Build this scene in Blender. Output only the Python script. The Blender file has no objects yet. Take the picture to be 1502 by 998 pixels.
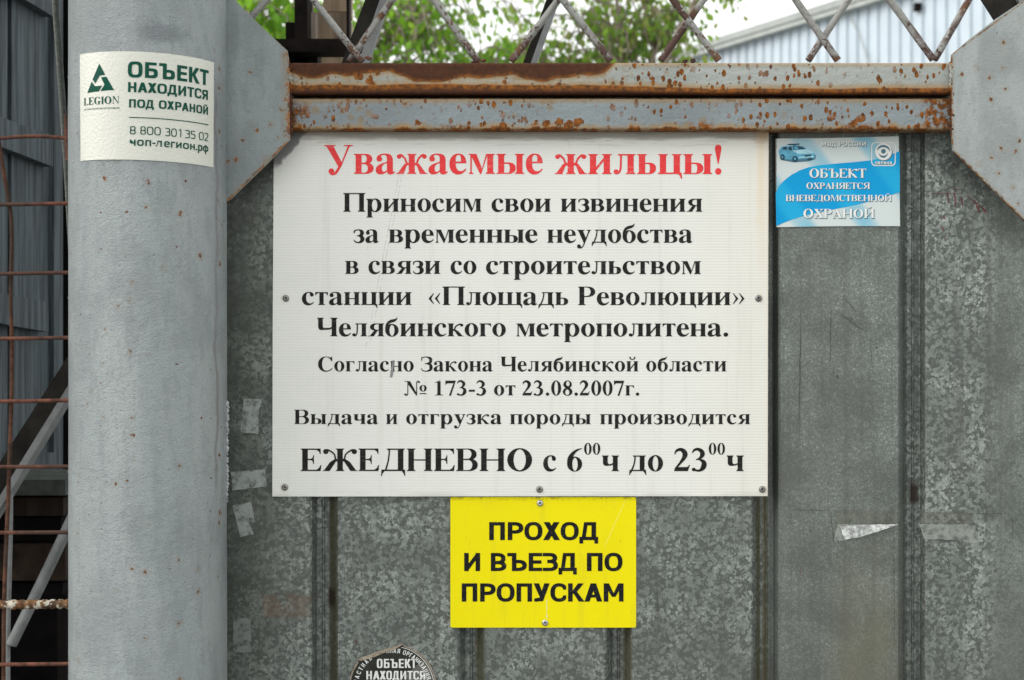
import bpy, math, random
from mathutils import Vector, noise
from mathutils.geometry import delaunay_2d_cdt
R = math.radians
random.seed(7)
SC = bpy.context.scene
COL = SC.collection
# ------------------------------------------------------------------ camera, sky, sun, exposure
ZC, CAMD, FPX = 1.60, 2.28, 2086.0                  # eye height, distance to the gate, focal length in photo pixels
cd = bpy.data.cameras.new('camera'); cam = bpy.data.objects.new('camera', cd); COL.objects.link(cam)
cam.location = (0, -CAMD, ZC); cam.rotation_euler = (R(90), 0, 0)
cd.sensor_width = 36; cd.lens = 50; cd.clip_start = .05; cd.clip_end = 2000
cd.dof.use_dof = True; cd.dof.focus_distance = 2.27; cd.dof.aperture_fstop = 7.0
SC.camera = cam
SUN_EL, SUN_AZ = R(34), R(-76)                       # veiled sun, broad and soft, from the left
W = bpy.data.worlds.new('World'); SC.world = W; W.use_nodes = True
nt = W.node_tree; bg = nt.nodes['Background']
sky = nt.nodes.new('ShaderNodeTexSky'); sky.sky_type = 'NISHITA'; sky.sun_disc = False
sky.sun_elevation = SUN_EL; sky.sun_rotation = R(180) + SUN_AZ * -1; sky.air_density = 1.0; sky.dust_density = 2.0
tc = nt.nodes.new('ShaderNodeTexCoord'); nz = nt.nodes.new('ShaderNodeTexNoise'); nz.inputs['Scale'].default_value = 2.2; nz.inputs['Detail'].default_value = 4
nt.links.new(tc.outputs['Generated'], nz.inputs['Vector'])
cr = nt.nodes.new('ShaderNodeValToRGB'); cr.color_ramp.elements[0].color = (11.5, 11.7, 11.6, 1); cr.color_ramp.elements[1].color = (14.5, 14.6, 14.2, 1)
cr.color_ramp.elements[0].position = .3; cr.color_ramp.elements[1].position = .7
nt.links.new(nz.outputs['Fac'], cr.inputs['Fac'])
mx = nt.nodes.new('ShaderNodeMix'); mx.data_type = 'RGBA'; mx.inputs[0].default_value = .90
nt.links.new(sky.outputs[0], mx.inputs[6]); nt.links.new(cr.outputs[0], mx.inputs[7])
nt.links.new(mx.outputs[2], bg.inputs['Color']); bg.inputs['Strength'].default_value = .070
sd = bpy.data.lights.new('sun', 'SUN'); sd.energy = 1.5; sd.angle = R(38); sd.color = (1, .96, .9)
so = bpy.data.objects.new('sun', sd); COL.objects.link(so); so.location = (-3, -6, 9)
so.rotation_euler = (R(90) - SUN_EL, 0, SUN_AZ)
SC.view_settings.view_transform = 'Standard'; SC.view_settings.look = 'None'; SC.view_settings.gamma = 1
SC.view_settings.exposure = 0.86

# ------------------------------------------------------------------ helpers
def PX(X, Y, y=0.0):                                 # where a point seen in the photograph lies on the upright plane y
    k = (CAMD + y) / FPX
    return Vector(((X - 751) * k, y, ZC - (Y - 499) * k))
def tag(o, label=None, cat=None, group=None, kind=None):
    for k, v in (('label', label), ('category', cat), ('group', group), ('kind', kind)):
        if v: o[k] = v
    return o
def empty(name, loc, label=None, cat=None, group=None):
    o = bpy.data.objects.new(name, None); COL.objects.link(o); o.location = loc; o.empty_display_size = .05
    return tag(o, label, cat, group)
class MB:
    """collects faces in world coordinates; build() links them as one object"""
    def __init__(s): s.v, s.f, s.sm = [], [], []
    def add(s, V, F, smooth=False):
        b = len(s.v); s.v += [Vector(q) for q in V]; s.f += [tuple(b + i for i in f) for f in F]; s.sm += [smooth] * len(F); return s
    def box(s, x0, y0, z0, x1, y1, z1, bev=0.0):
        if not bev:
            return s.add([(x, y, z) for x in (x0, x1) for y in (y0, y1) for z in (z0, z1)], [(0, 1, 3, 2), (4, 6, 7, 5), (0, 4, 5, 1), (2, 3, 7, 6), (0, 2, 6, 4), (1, 5, 7, 3)])
        P = []                                        # bevel round the long x axis (rounded tube corners)
        for cy, cz, a0 in ((y1 - bev, z1 - bev, 0), (y0 + bev, z1 - bev, 90), (y0 + bev, z0 + bev, 180), (y1 - bev, z0 + bev, 270)):
            for i in range(5):
                a = R(a0 + 22.5 * i); P.append((cy + bev * math.cos(a), cz + bev * math.sin(a)))
        n = len(P)
        V = [(x0, a, b) for a, b in P] + [(x1, a, b) for a, b in P]
        return s.add(V, [(i, (i + 1) % n, n + (i + 1) % n, n + i) for i in range(n)] + [tuple(range(n))[::-1], tuple(range(n, 2 * n))], False)
    def tube(s, path, r, n=12, caps=True, smooth=True):
        path = [Vector(p) for p in path]; V, F = [], []
        t0 = (path[1] - path[0]).normalized(); up = Vector((0, 0, 1)) if abs(t0.z) < .9 else Vector((0, 1, 0))
        a = t0.cross(up).normalized()
        for i, p in enumerate(path):
            t = (path[min(i + 1, len(path) - 1)] - path[max(i - 1, 0)]).normalized()
            a = (a - t * a.dot(t)).normalized(); b = t.cross(a); rr = r[i] if isinstance(r, (list, tuple)) else r
            for j in range(n):
                q = 2 * math.pi * j / n; V.append(p + (a * math.cos(q) + b * math.sin(q)) * rr)
        for i in range(len(path) - 1):
            for j in range(n): F.append((i * n + j, i * n + (j + 1) % n, (i + 1) * n + (j + 1) % n, (i + 1) * n + j))
        s.add(V, F, smooth)
        if caps: s.add(V[:n], [tuple(range(n))[::-1]]); s.add(V[-n:], [tuple(range(n))])
        return s
    def prism(s, pts, y0, y1):                        # outline (x, z) given thickness along y, y0 is the near face
        n = len(pts); A = sum(pts[i][0] * pts[(i + 1) % n][1] - pts[(i + 1) % n][0] * pts[i][1] for i in range(n))
        if A < 0: pts = pts[::-1]
        V = [(x, y0, z) for x, z in pts] + [(x, y1, z) for x, z in pts]
        return s.add(V, [tuple(range(n)), tuple(range(2 * n - 1, n - 1, -1))] + [(i, n + i, n + (i + 1) % n, (i + 1) % n) for i in range(n)])
    def build(s, name, mat, parent=None, base=None, **kw):
        base = Vector(base) if base is not None else (Vector(parent.location) if parent and not parent.parent else (Vector(parent['_b']) if parent and '_b' in parent else Vector()))
        me = bpy.data.meshes.new(name); me.from_pydata([v - base for v in s.v], [], s.f)
        me.polygons.foreach_set('use_smooth', s.sm); me.materials.append(mat); me.update()
        o = bpy.data.objects.new(name, me); COL.objects.link(o)
        if parent: o.parent = parent
        else: o.location = base
        return tag(o, **kw)

class NT:
    """small shorthand for shader nodes"""
    def __init__(s, name):
        s.m = bpy.data.materials.new(name); s.m.use_nodes = True; s.t = s.m.node_tree; s.b = s.t.nodes['Principled BSDF']
        s.pos = s.n('ShaderNodeNewGeometry').outputs['Position']; s._xyz = None
    def n(s, typ, **kw):
        q = s.t.nodes.new(typ)
        for k, v in kw.items(): setattr(q, k, v)
        return q
    def put(s, sock, v):
        if hasattr(v, 'links') or hasattr(v, 'is_output'): s.t.links.new(v, sock)
        elif isinstance(v, (tuple, list)) and len(v) == 3 and sock.type == 'RGBA': sock.default_value = (*v, 1)
        else: sock.default_value = v
    def ax(s, i):
        if not s._xyz: s._xyz = s.n('ShaderNodeSeparateXYZ'); s.t.links.new(s.pos, s._xyz.inputs[0])
        return s._xyz.outputs[i]
    def ma(s, op, a, b=0.0, c=0.0, clamp=False):
        q = s.n('ShaderNodeMath', operation=op, use_clamp=clamp); s.put(q.inputs[0], a); s.put(q.inputs[1], b); s.put(q.inputs[2], c); return q.outputs[0]
    def mul(s, a, b): return s.ma('MULTIPLY', a, b)
    def add(s, a, b): return s.ma('ADD', a, b)
    def sub(s, a, b): return s.ma('SUBTRACT', a, b)
    def mx(s, a, b): return s.ma('MAXIMUM', a, b)
    def ss(s, v, lo, hi):                              # smooth step; lo may lie above hi
        q = s.n('ShaderNodeMapRange', interpolation_type='SMOOTHSTEP')
        if lo > hi: q.inputs[1].default_value, q.inputs[2].default_value, q.inputs[3].default_value, q.inputs[4].default_value = hi, lo, 1, 0
        else: q.inputs[1].default_value, q.inputs[2].default_value = lo, hi
        s.put(q.inputs[0], v); return q.outputs[0]
    def vec(s, sx=1, sy=1, sz=1, v=None, off=(0, 0, 0)):
        q = s.n('ShaderNodeMapping'); s.t.links.new(v or s.pos, q.inputs[0]); q.inputs['Scale'].default_value = (sx, sy, sz); q.inputs['Location'].default_value = off; return q.outputs[0]
    def noise(s, scale, det=3, rough=.55, v=None, dist=0.0, out='Fac'):
        q = s.n('ShaderNodeTexNoise'); s.put(q.inputs['Vector'], v or s.pos); q.inputs['Scale'].default_value = scale; q.inputs['Detail'].default_value = det
        q.inputs['Roughness'].default_value = rough; q.inputs['Distortion'].default_value = dist; return q.outputs[out]
    def vor(s, scale, v=None, out='Distance', feature='F1', rnd=1.0):
        q = s.n('ShaderNodeTexVoronoi', feature=feature); s.put(q.inputs['Vector'], v or s.pos); q.inputs['Scale'].default_value = scale; q.inputs['Randomness'].default_value = rnd; return q.outputs[out]
    def mix(s, f, a, b):
        q = s.n('ShaderNodeMix', data_type='RGBA'); s.put(q.inputs[0], f); s.put(q.inputs[6], a); s.put(q.inputs[7], b); return q.outputs[2]
    def lerp(s, f, a, b):
        q = s.n('ShaderNodeMix'); s.put(q.inputs[0], f); s.put(q.inputs[2], a); s.put(q.inputs[3], b); return q.outputs[0]
    def bump(s, h, strength=.3, dist=.002, prev=None):
        q = s.n('ShaderNodeBump'); s.put(q.inputs['Height'], h); q.inputs['Strength'].default_value = strength; q.inputs['Distance'].default_value = dist
        if prev: s.t.links.new(prev, q.inputs['Normal'])
        return q.outputs[0]
    def warp(s, scale, amt):                           # position pushed about by noise
        c = s.noise(scale, 2, out='Color'); a = s.n('ShaderNodeVectorMath', operation='SUBTRACT'); s.t.links.new(c, a.inputs[0]); a.inputs[1].default_value = (.5, .5, .5)
        b = s.n('ShaderNodeVectorMath', operation='SCALE'); s.t.links.new(a.outputs[0], b.inputs[0]); b.inputs['Scale'].default_value = amt
        d = s.n('ShaderNodeVectorMath', operation='ADD'); s.t.links.new(s.pos, d.inputs[0]); s.t.links.new(b.outputs[0], d.inputs[1]); return d.outputs[0]
    def specks(s, scale, size, share, soft=.05, v=None):   # scattered round spots: a share of the cells holds one
        v = v or s.warp(scale * 3.0, .55 / scale)
        d = s.vor(scale, v); c = s.vor(scale, v, 'Color'); q = s.n('ShaderNodeSeparateColor'); s.t.links.new(c, q.inputs[0])
        r = s.mul(s.add(s.mul(q.outputs[1], s.mul(q.outputs[1], s.mul(q.outputs[1], 1.1))), .25), size * 1.6); on = s.ma('LESS_THAN', q.outputs[0], min(share * 3.2, .95))
        return s.mul(s.ma('SUBTRACT', 1.0, s.ma('DIVIDE', s.sub(d, r), soft, clamp=True)), on)
    def band(s, v, lo, hi, soft): return s.mul(s.ss(v, lo - soft, lo + soft), s.ss(v, hi + soft, hi - soft))
    def done(s, col, rough=.5, metal=0.0, normal=None, spec=.5, **kw):
        s.put(s.b.inputs['Base Color'], col); s.put(s.b.inputs['Roughness'], rough); s.put(s.b.inputs['Metallic'], metal); s.b.inputs['Specular IOR Level'].default_value = spec
        if normal is not None: s.t.links.new(normal, s.b.inputs['Normal'])
        for k, v in kw.items(): s.put(s.b.inputs[k.replace('_', ' ')], v)
        return s.m
RUST = ((.045, .016, .008), (.17, .062, .018), (.36, .17, .055))
def rustcol(k, sc=60):
    f = k.noise(sc, 5, .65); return k.mix(k.ss(f, .35, .56), k.mix(k.ss(k.noise(sc * 3, 3), .4, .6), RUST[0], (.09, .032, .012)), k.mix(k.ss(f, .55, .7), RUST[1], RUST[2]))
def X2(X, y=0): return (X - 751) * (CAMD + y) / FPX
def Z2(Y, y=0): return ZC - (Y - 499) * (CAMD + y) / FPX

# ------------------------------------------------------------------ materials
GROOVES = [(238, 280), (454, 496), (671, 712), (887, 928), (1102, 1145), (1317, 1360), (1533, 1575)]
def m_galv():
    k = NT('galvanised_steel'); w = k.warp(340, .0055)
    oi = k.n('ShaderNodeObjectInfo').outputs['Random']
    x = k.ax(0); z = k.ax(2)
    c1 = k.n('ShaderNodeSeparateColor'); k.t.links.new(k.vor(215, w, 'Color'), c1.inputs[0])
    c2 = k.n('ShaderNodeSeparateColor'); k.t.links.new(k.vor(430, k.warp(500, .003), 'Color'), c2.inputs[0])
    fine = k.mx(k.band(x, X2(1131), X2(1331), .001), k.mul(k.ss(x, X2(1435), X2(1470)), .8))
    c3 = k.n('ShaderNodeSeparateColor'); k.t.links.new(k.vor(150, k.warp(260, .008), 'Color'), c3.inputs[0])
    big1 = k.mx(k.ss(c1.outputs[0], .35, .95), k.mul(k.ss(c3.outputs[1], .62, .9), .75))
    big1 = k.add(k.mul(big1, .75), k.mul(k.mul(c2.outputs[2], c2.outputs[2]), .30))
    sp = k.lerp(fine, big1, k.add(k.mul(k.mul(c2.outputs[1], c2.outputs[0]), .62), .24))
    den = k.ss(k.noise(11, 4, .6), .36, .62); sp = k.mul(sp, k.lerp(den, .55, 1.12))
    sp = k.add(sp, k.mul(k.sub(k.noise(620, 4, .8), .5), .85))
    col = k.mix(k.ss(sp, .02, .62), (.088, .100, .091), (.205, .232, .214))
    col = k.mix(k.ss(sp, .58, .98), col, (.345, .385, .36))
    big = k.noise(2.6, 3, .5); col = k.mix(k.mul(k.ss(big, .42, .64), .46), col, (.115, .12, .108))
    streak = k.noise(1, 4, .6, v=k.vec(70, 70, 1.6)); col = k.mix(k.mul(k.ss(streak, .46, .70), .50), col, (.095, .1, .095))
    # brown run-off beside the folds, painted groove and post shade, grubby patches low down
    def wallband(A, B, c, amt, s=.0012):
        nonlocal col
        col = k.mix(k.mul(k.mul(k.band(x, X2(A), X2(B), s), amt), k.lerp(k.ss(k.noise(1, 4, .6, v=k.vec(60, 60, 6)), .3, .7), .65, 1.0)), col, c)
    GROOVE_SHADE, OL = (.050, .056, .050), (.088, .078, .032)
    for A, B in GROOVES: wallband(A, B, GROOVE_SHADE, .26)  # shade of the recessed grooves put into the colour
    for A, B in ((481, 495), (697, 711), (1110, 1118), (1121, 1129), (915, 926)): wallband(A, B, OL, .75)
    olive = k.mul(k.band(x, X2(1225), X2(1318), .03), k.ss(z, Z2(700), Z2(980)))
    col = k.mix(k.mul(olive, k.mul(k.noise(14, 4), .95)), col, (.16, .155, .105))
    post_shade = k.mul(k.ss(x, X2(455), X2(345)), k.ss(k.noise(9, 4, .6), .2, .6)); col = k.mix(k.mul(post_shade, .78), col, (.045, .052, .042))  # first mask darkens towards the post: its shade put into the sheet colour
    brown = k.mul(k.mul(k.band(x, X2(385), X2(456), .004), k.band(z, Z2(906), Z2(872), .004)), k.ss(k.noise(40, 4), .35, .55)); col = k.mix(k.mul(brown, .38), col, (.15, .085, .045))
    drip = k.mul(k.band(x, X2(1340), X2(1352), .003), k.band(z, Z2(740), Z2(712), .006)); col = k.mix(k.mul(drip, .95), col, (.03, .018, .012))
    drip2 = k.mul(k.band(x, X2(479), X2(491), .003), k.band(z, Z2(892), Z2(866), .006)); col = k.mix(k.mul(drip2, .95), col, (.03, .018, .012))
    col = k.mix(k.mul(k.specks(48, .05, .10, .03), .7), col, (.06, .05, .035))
    # long hair scratches
    sc = k.noise(1, 2, v=k.vec(260, 260, 3.0)); scr = k.mul(k.ss(sc, .70, .76), k.band(x, X2(1138), X2(1322), .01)); col = k.mix(k.mul(scr, .5), col, (.07, .073, .07))
    rough = k.lerp(sp, .60, .42)
    nb = k.bump(sp, .10, .0006); nb = k.bump(k.noise(7, 2), .35, .006, nb)
    return k.done(col, rough, .45, nb)
def m_paint(name, base, cloud=.12, speck=.10, rough=.42, scale=1.0, rel=.6, extra=None, dark=(.20, .215, .225), light=(.46, .49, .50)):
    k = NT(name); p = k.noise(6.5 * scale, 6, .66); q = k.noise(1, 4, .6, v=k.vec(16, 16, 3.5))
    col = k.mix(k.mul(k.ss(p, .45, .60), cloud * 3.4), base, dark); col = k.mix(k.mul(k.ss(q, .46, .72), cloud * 3), col, light)
    col = k.mix(k.mul(k.ss(k.noise(300, 3, .7), .56, .68), .50), col, tuple(v * .72 for v in dark)); col = k.mix(k.mul(k.ss(k.noise(230, 3, .7), .58, .70), .30), col, light)
    nb = k.bump(k.noise(420, 3, .7), .75 * rel, .0040); nb = k.bump(k.noise(90, 5, .65), .4 * rel, .006, nb); nb = k.bump(k.noise(1, 4, .6, v=k.vec(60, 60, 150)), .16 * rel, .003, nb)
    col = k.mix(k.mul(k.ss(k.noise(1, 5, .7, v=k.vec(45, 45, 14)), .48, .62), .42), col, dark); col = k.mix(k.mul(k.ss(k.noise(26, 5, .7), .52, .70), .26), col, (base[0] * 1.12, base[1] * 1.04, base[2] * .98))
    sp = k.mx(k.specks(46, .075, speck, .04), k.specks(100, .09, speck * .7, .05)); halo = k.specks(46, .11, speck, .20)
    col = k.mix(k.mul(halo, .30), col, (.22, .15, .07)); col = k.mix(sp, col, rustcol(k, 260))
    if extra: col = extra(k, col)
    return k.done(col, k.lerp(sp, rough, .85), 0, nb)
def m_rail(name, z0, z1, top, bot, base, xsplit=None, patches=()):
    """painted rail with rust creeping from its long edges"""
    k = NT(name); z, x = k.ax(2), k.ax(0); h = z1 - z0
    t = k.ma('DIVIDE', k.sub(z, z0), h)
    wv = k.ma('MULTIPLY_ADD', k.sub(k.noise(1, 2, .5, v=k.vec(7.5, 1, 1, off=(.3, 0, 0))), .47), 4.2, .5, clamp=True); w2 = k.noise(60, 5, .65)
    et = k.add(k.mul(k.lerp(wv, .18, 1.0), top), k.mul(k.sub(w2, .5), .07))
    if xsplit is not None: et = k.add(k.mul(et, k.lerp(k.ss(x, xsplit + .012, xsplit - .012), .0, 1.0)), k.mul(k.sub(w2, .42), .10))
    ft = k.ss(k.sub(k.add(t, et), 1.0), -.02, .05)
    eb = k.add(k.mul(k.lerp(k.ma('MULTIPLY_ADD', k.sub(k.noise(1, 3, .55, v=k.vec(5, 3, 1), dist=.4), .5), 2.2, .5, clamp=True), .45, 1.0), bot), k.mul(k.sub(w2, .5), .07))
    if xsplit is not None: eb = k.mul(eb, k.lerp(k.ss(x, xsplit + .25, xsplit - .05), .62, 1.0))
    else: eb = k.mul(eb, k.ss(k.noise(1, 4, .6, v=k.vec(22, 3, 3)), .44, .62))
    fb = k.ss(k.sub(eb, t), -.03, .05)
    paint = k.mix(k.mul(k.ss(k.noise(6, 5), .4, .65), .5), base, tuple(c * .66 for c in base)); paint = k.mix(k.mul(k.ss(k.noise(1, 4, v=k.vec(3, 3, 60)), .5, .7), .4), paint, tuple(min(1, c * 1.25) for c in base))
    stain = k.mx(k.ss(k.sub(k.add(t, et), 1.0), -.22, .02), k.ss(k.sub(eb, t), -.20, .0))
    col = k.mix(k.mul(stain, .72), paint, (.30, .18, .055))
    dens = k.ss(k.noise(7, 3), .38, .52)
    vs = k.vec(1, 1, .62, v=k.warp(150, .004)); s1 = k.mul(k.specks(150, .23, .31, .07, v=vs), dens); s2 = k.mul(k.specks(74, .20, .16, .06), k.ss(k.noise(6, 2), .47, .58)); sp = k.mx(s1, s2)
    if patches: sp = k.mx(sp, k.mul(k.specks(60, .24, .15, .08), k.ss(t, .60, .30)))
    for (A, B, t0, t1) in patches: sp = k.mx(sp, k.mul(k.mul(k.band(x, X2(A), X2(B), .008), k.band(t, t0, t1, .12)), k.ss(k.noise(85, 5, .65), .42, .54)))
    hal = k.mul(k.specks(70, .27, .16, .25), k.ss(k.noise(6, 2), .47, .58)); col = k.mix(k.mul(hal, .5), col, (.24, .15, .055))
    rm = k.mx(k.mx(ft, fb), sp)
    dk = k.mx(k.ss(k.sub(k.add(t, et), 1.0), .02, .16), k.ss(k.sub(eb, t), .08, .24))
    rc = k.mix(k.ss(k.noise(120, 4, .6), .35, .65), (.085, .030, .008), (.26, .088, .012)); rc = k.mix(k.mul(dk, .9), rc, k.mix(k.noise(70, 3), (.030, .011, .007), (.075, .028, .014)))
    col = k.mix(rm, col, rc)
    nb = k.bump(k.noise(380, 3), .3, .001); nb = k.bump(k.add(k.mul(k.noise(75, 5, .7), 1.0), k.mul(rm, .3)), .8, .0035, nb)
    return k.done(col, k.lerp(rm, .42, .85), 0, nb, spec=.28)
def m_rod():
    k = NT('peeling_grey_paint'); z = k.ax(2); f = k.add(k.mul(k.noise(130, 5, .7), .75), k.mul(k.noise(26, 3), .25)); g = k.ss(z, Z2(30), Z2(95)); th = k.lerp(g, .575, .49)
    r = k.ss(k.sub(f, th), -.01, .03); r = k.mx(r, k.ss(z, Z2(84), Z2(94)))
    r = k.mx(r, k.mul(k.ss(k.noise(6, 3), .56, .62), k.ss(k.noise(70, 3), .42, .5)))
    col = k.mix(r, k.mix(k.noise(30, 3), (.17, .17, .16), (.33, .33, .315)), k.mix(k.ss(k.noise(9, 2), .45, .6), (.13, .065, .035), (.075, .040, .032)))
    nb = k.bump(k.add(k.noise(160, 4, .65), k.mul(r, -.5)), .7, .003); return k.done(col, k.lerp(r, .5, .9), 0, nb)
def m_rebar(name='rusty_steel', tint=(.19, .075, .05), pale=None):
    k = NT(name); f = k.noise(70, 5, .65); col = k.mix(k.ss(f, .3, .7), (.05, .024, .018), tint); col = k.mix(k.mul(k.ss(k.noise(5, 3), .45, .6), .75), col, (.045, .033, .026))
    if pale: col = k.mix(k.ss(k.noise(75, 4, .6), .50, .56), col, pale)
    return k.done(col, .8, .1, k.bump(k.noise(400, 3), .5, .001), spec=.2)
def m_sign_white():
    k = NT('white_corrugated_plastic'); x, z = k.ax(0), k.ax(2)
    fl = k.ma('SINE', k.mul(z, 2 * math.pi / .0046)); fine = k.noise(1, 2, v=k.vec(3, 3, 900))
    fv = k.noise(1, 2, v=k.vec(500, 3, 3))
    col = k.mix(k.mul(k.ss(fl, .1, 1.0), .13), (.72, .725, .69), (.54, .56, .53)); col = k.mix(k.mul(k.ss(fine, .5, .8), .16), col, (.50, .52, .50)); col = k.mix(k.mul(k.ss(fv, .5, .8), .10), col, (.55, .57, .55))
    blot = k.noise(7, 5, .6); col = k.mix(k.mul(k.ss(blot, .45, .72), .16), col, (.52, .56, .53))
    right = k.ss(x, X2(950), X2(1120)); col = k.mix(k.mul(right, .34), col, (.68, .655, .57))
    # grime rubbed along the top edge, rust run-off at the right edge
    d = k.sub(z, Z2(206)); gr = k.ss(k.add(d, k.mul(k.sub(k.noise(1, 5, .6, v=k.vec(9, 9, 60)), .5), .022)), -.004, .006); col = k.mix(k.mul(gr, .72), col, (.20, .185, .145))
    gs = k.mul(k.ss(z, Z2(222), Z2(204)), k.ss(k.noise(1, 5, .65, v=k.vec(16, 16, 220)), .53, .66)); col = k.mix(k.mul(gs, .60), col, (.25, .25, .22))
    run = k.mul(k.ss(k.ma('ABSOLUTE', k.sub(x, k.add(X2(1115), k.mul(k.sub(k.noise(14, 2), .5), .006)))), .011, .001), k.ss(z, Z2(470), Z2(230))); col = k.mix(k.mul(run, .34), col, (.70, .50, .24))
    rt = k.mul(k.ss(x, X2(1096), X2(1118)), k.ss(z, Z2(224), Z2(203))); col = k.mix(k.mul(rt, k.mul(k.noise(120, 3), .9)), col, (.30, .16, .05))
    eg = k.ss(x, X2(1121), X2(1126)); col = k.mix(k.mul(eg, .35), col, (.60, .48, .30))
    # smear of dark paint at the upper left corner
    dd = k.add(k.sub(k.mul(k.sub(z, Z2(206)), .8), k.mul(k.sub(x, X2(442)), 1.0)), k.mul(k.sub(k.noise(95, 4, .65), .5), .020)); sm = k.mul(k.ss(dd, -.004, .004), k.ss(z, Z2(252), Z2(238))); col = k.mix(k.mul(sm, .85), col, (.12, .125, .125))
    # crease wandering down through the words
    cx = k.add(k.mul(k.sub(z, Z2(260)), .19), X2(585)); cx = k.add(cx, k.mul(k.sub(k.noise(30, 3), .5), .004))
    for off in (0.0, .0052):
        cre = k.mul(k.ss(k.ma('ABSOLUTE', k.sub(k.sub(x, cx), off)), .0011, .0002), k.mul(k.band(z, Z2(510), Z2(256), .006), k.ss(k.noise(150, 2), .35, .55))); col = k.mix(k.mul(cre, .42), col, (.30, .31, .29))
    dot = k.mul(k.ss(k.ma('ABSOLUTE', k.sub(x, X2(731))), .0006, .0002), k.mul(k.band(z, Z2(625), Z2(455), .002), k.ss(k.ma('SINE', k.mul(z, 900.0)), .0, .3))); col = k.mix(k.mul(dot, .5), col, (.28, .28, .27))
    col = k.mix(k.mul(k.specks(34, .022, .12, .012), .8), col, (.16, .15, .13))
    for sx, sy in ((419.5, 438), (1112.5, 438), (418, 715), (791.5, 718), (1118, 718)):   # rust and grime round the screws
        e = k.n('ShaderNodeVectorMath', operation='DISTANCE'); k.t.links.new(k.warp(120, .004), e.inputs[0]); e.inputs[1].default_value = (X2(sx), -.006, Z2(sy)); col = k.mix(k.mul(k.ss(e.outputs['Value'], .0085, .0050), .35), col, (.38, .27, .14))
    dr = k.mul(k.ss(k.noise(1, 5, .65, v=k.vec(60, 60, 2.4)), .55, .72), .16); col = k.mix(dr, col, (.42, .42, .37))
    bt = k.mul(k.ss(z, Z2(716), Z2(728)), k.ss(k.noise(1, 4, v=k.vec(12, 12, 90)), .4, .65)); col = k.mix(k.mul(bt, .35), col, (.35, .33, .27))
    nb = k.bump(fl, .14, .0005); nb = k.bump(k.noise(3.5, 2), .35, .010, nb)
    return k.done(col, .5, 0, nb, spec=.3)
def m_print(name, col, wear=.10, rough=.45, bg=(.5, .5, .48)):
    k = NT(name); f = k.noise(1, 3, v=k.vec(60, 60, 420)); c = k.mix(k.mul(k.ss(f, .5, .75), wear * 1.6), col, bg); c = k.mix(k.mul(k.ss(k.noise(260, 3), .66, .72), wear * 4), c, bg)
    return k.done(c, rough, 0, spec=.12)
def m_plain(name, col, rough=.5, metal=0.0, var=.25, scale=20, bump=.2, stretch=None, bscale=200, **kw):
    if max(col) < .13 and metal < .3 and 'spec' not in kw: kw['spec'] = .08 + max(col)
    k = NT(name); v = k.vec(*stretch) if stretch else None
    c = k.mix(k.ss(k.noise(scale if not stretch else 1, 5, .6, v=v), .3, .7), tuple(a * (1 - var) for a in col), tuple(min(1, a * (1 + var)) for a in col))
    return k.done(c, rough, metal, k.bump(k.noise(bscale if not stretch else 1, 4, v=v), bump, .002), **kw)
def m_yellow():
    k = NT('yellow_plastic'); col = k.mix(k.mul(k.ss(k.noise(10, 4), .4, .7), .25), (.80, .70, .002), (.70, .61, .003)); z, x = k.ax(2), k.ax(0)
    col = k.mix(k.mul(k.ss(k.noise(1, 5, .65, v=k.vec(50, 50, 5)), .5, .72), .22), col, (.50, .44, .03)); col = k.mix(k.mul(k.ss(k.noise(170, 4, .7), .60, .70), .25), col, (.45, .40, .05))
    col = k.mix(k.mul(k.mul(k.ss(k.ma('ABSOLUTE', k.sub(k.sub(x, X2(905)), k.mul(k.sub(z, Z2(760)), .45))), .0012, .0003), k.band(z, Z2(800), Z2(735), .004)), .3), col, (.9, .85, .3))
    col = k.mix(k.mul(k.mul(k.ss(z, Z2(735), Z2(729)), k.ss(k.noise(120, 3), .45, .6)), .6), col, (.20, .17, .03)); col = k.mix(k.mul(k.specks(36, .022, .15, .012), .9), col, (.15, .12, .02))
    sc = k.mul(k.ss(k.ma('ABSOLUTE', k.sub(x, k.add(X2(802), k.mul(k.sub(k.noise(60, 2), .5), .003)))), .0015, .0005), k.mul(k.band(z, Z2(906), Z2(880), .002), k.ss(k.noise(200, 2), .42, .52))); col = k.mix(k.mul(sc, .8), col, (.72, .70, .45))
    return k.done(col, .38, 0, k.bump(k.noise(5, 2), .12, .004), spec=.15)
def pole_extra(k, col):
    x, z = k.ax(0), k.ax(2)
    seam = k.add(X2(313, -.12), k.mul(k.sub(k.noise(1, 3, v=k.vec(0, 0, 9)), .5), .014))
    ln = k.mul(k.ss(k.ma('ABSOLUTE', k.sub(x, seam)), .0020, .0003), k.band(z, Z2(700), Z2(150), .02)); col = k.mix(k.mul(ln, .55), col, (.14, .12, .11))
    e = k.n('ShaderNodeVectorMath', operation='DISTANCE'); s_ = k.vec(1, 0, 2.1); k.t.links.new(s_, e.inputs[0]); e.inputs[1].default_value = (X2(245, -.15), 0, 2.1 * Z2(52, -.15))
    d = k.add(e.outputs['Value'], k.mul(k.sub(k.noise(40, 4, .6), .5), .06)); col = k.mix(k.mul(k.ss(d, .045, .015), .62), col, (.13, .15, .16))
    v = k.noise(1, 4, .55, v=k.vec(24, 24, 2.2)); return k.mix(k.mul(k.ss(v, .5, .7), .28), col, (.235, .262, .285))
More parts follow.
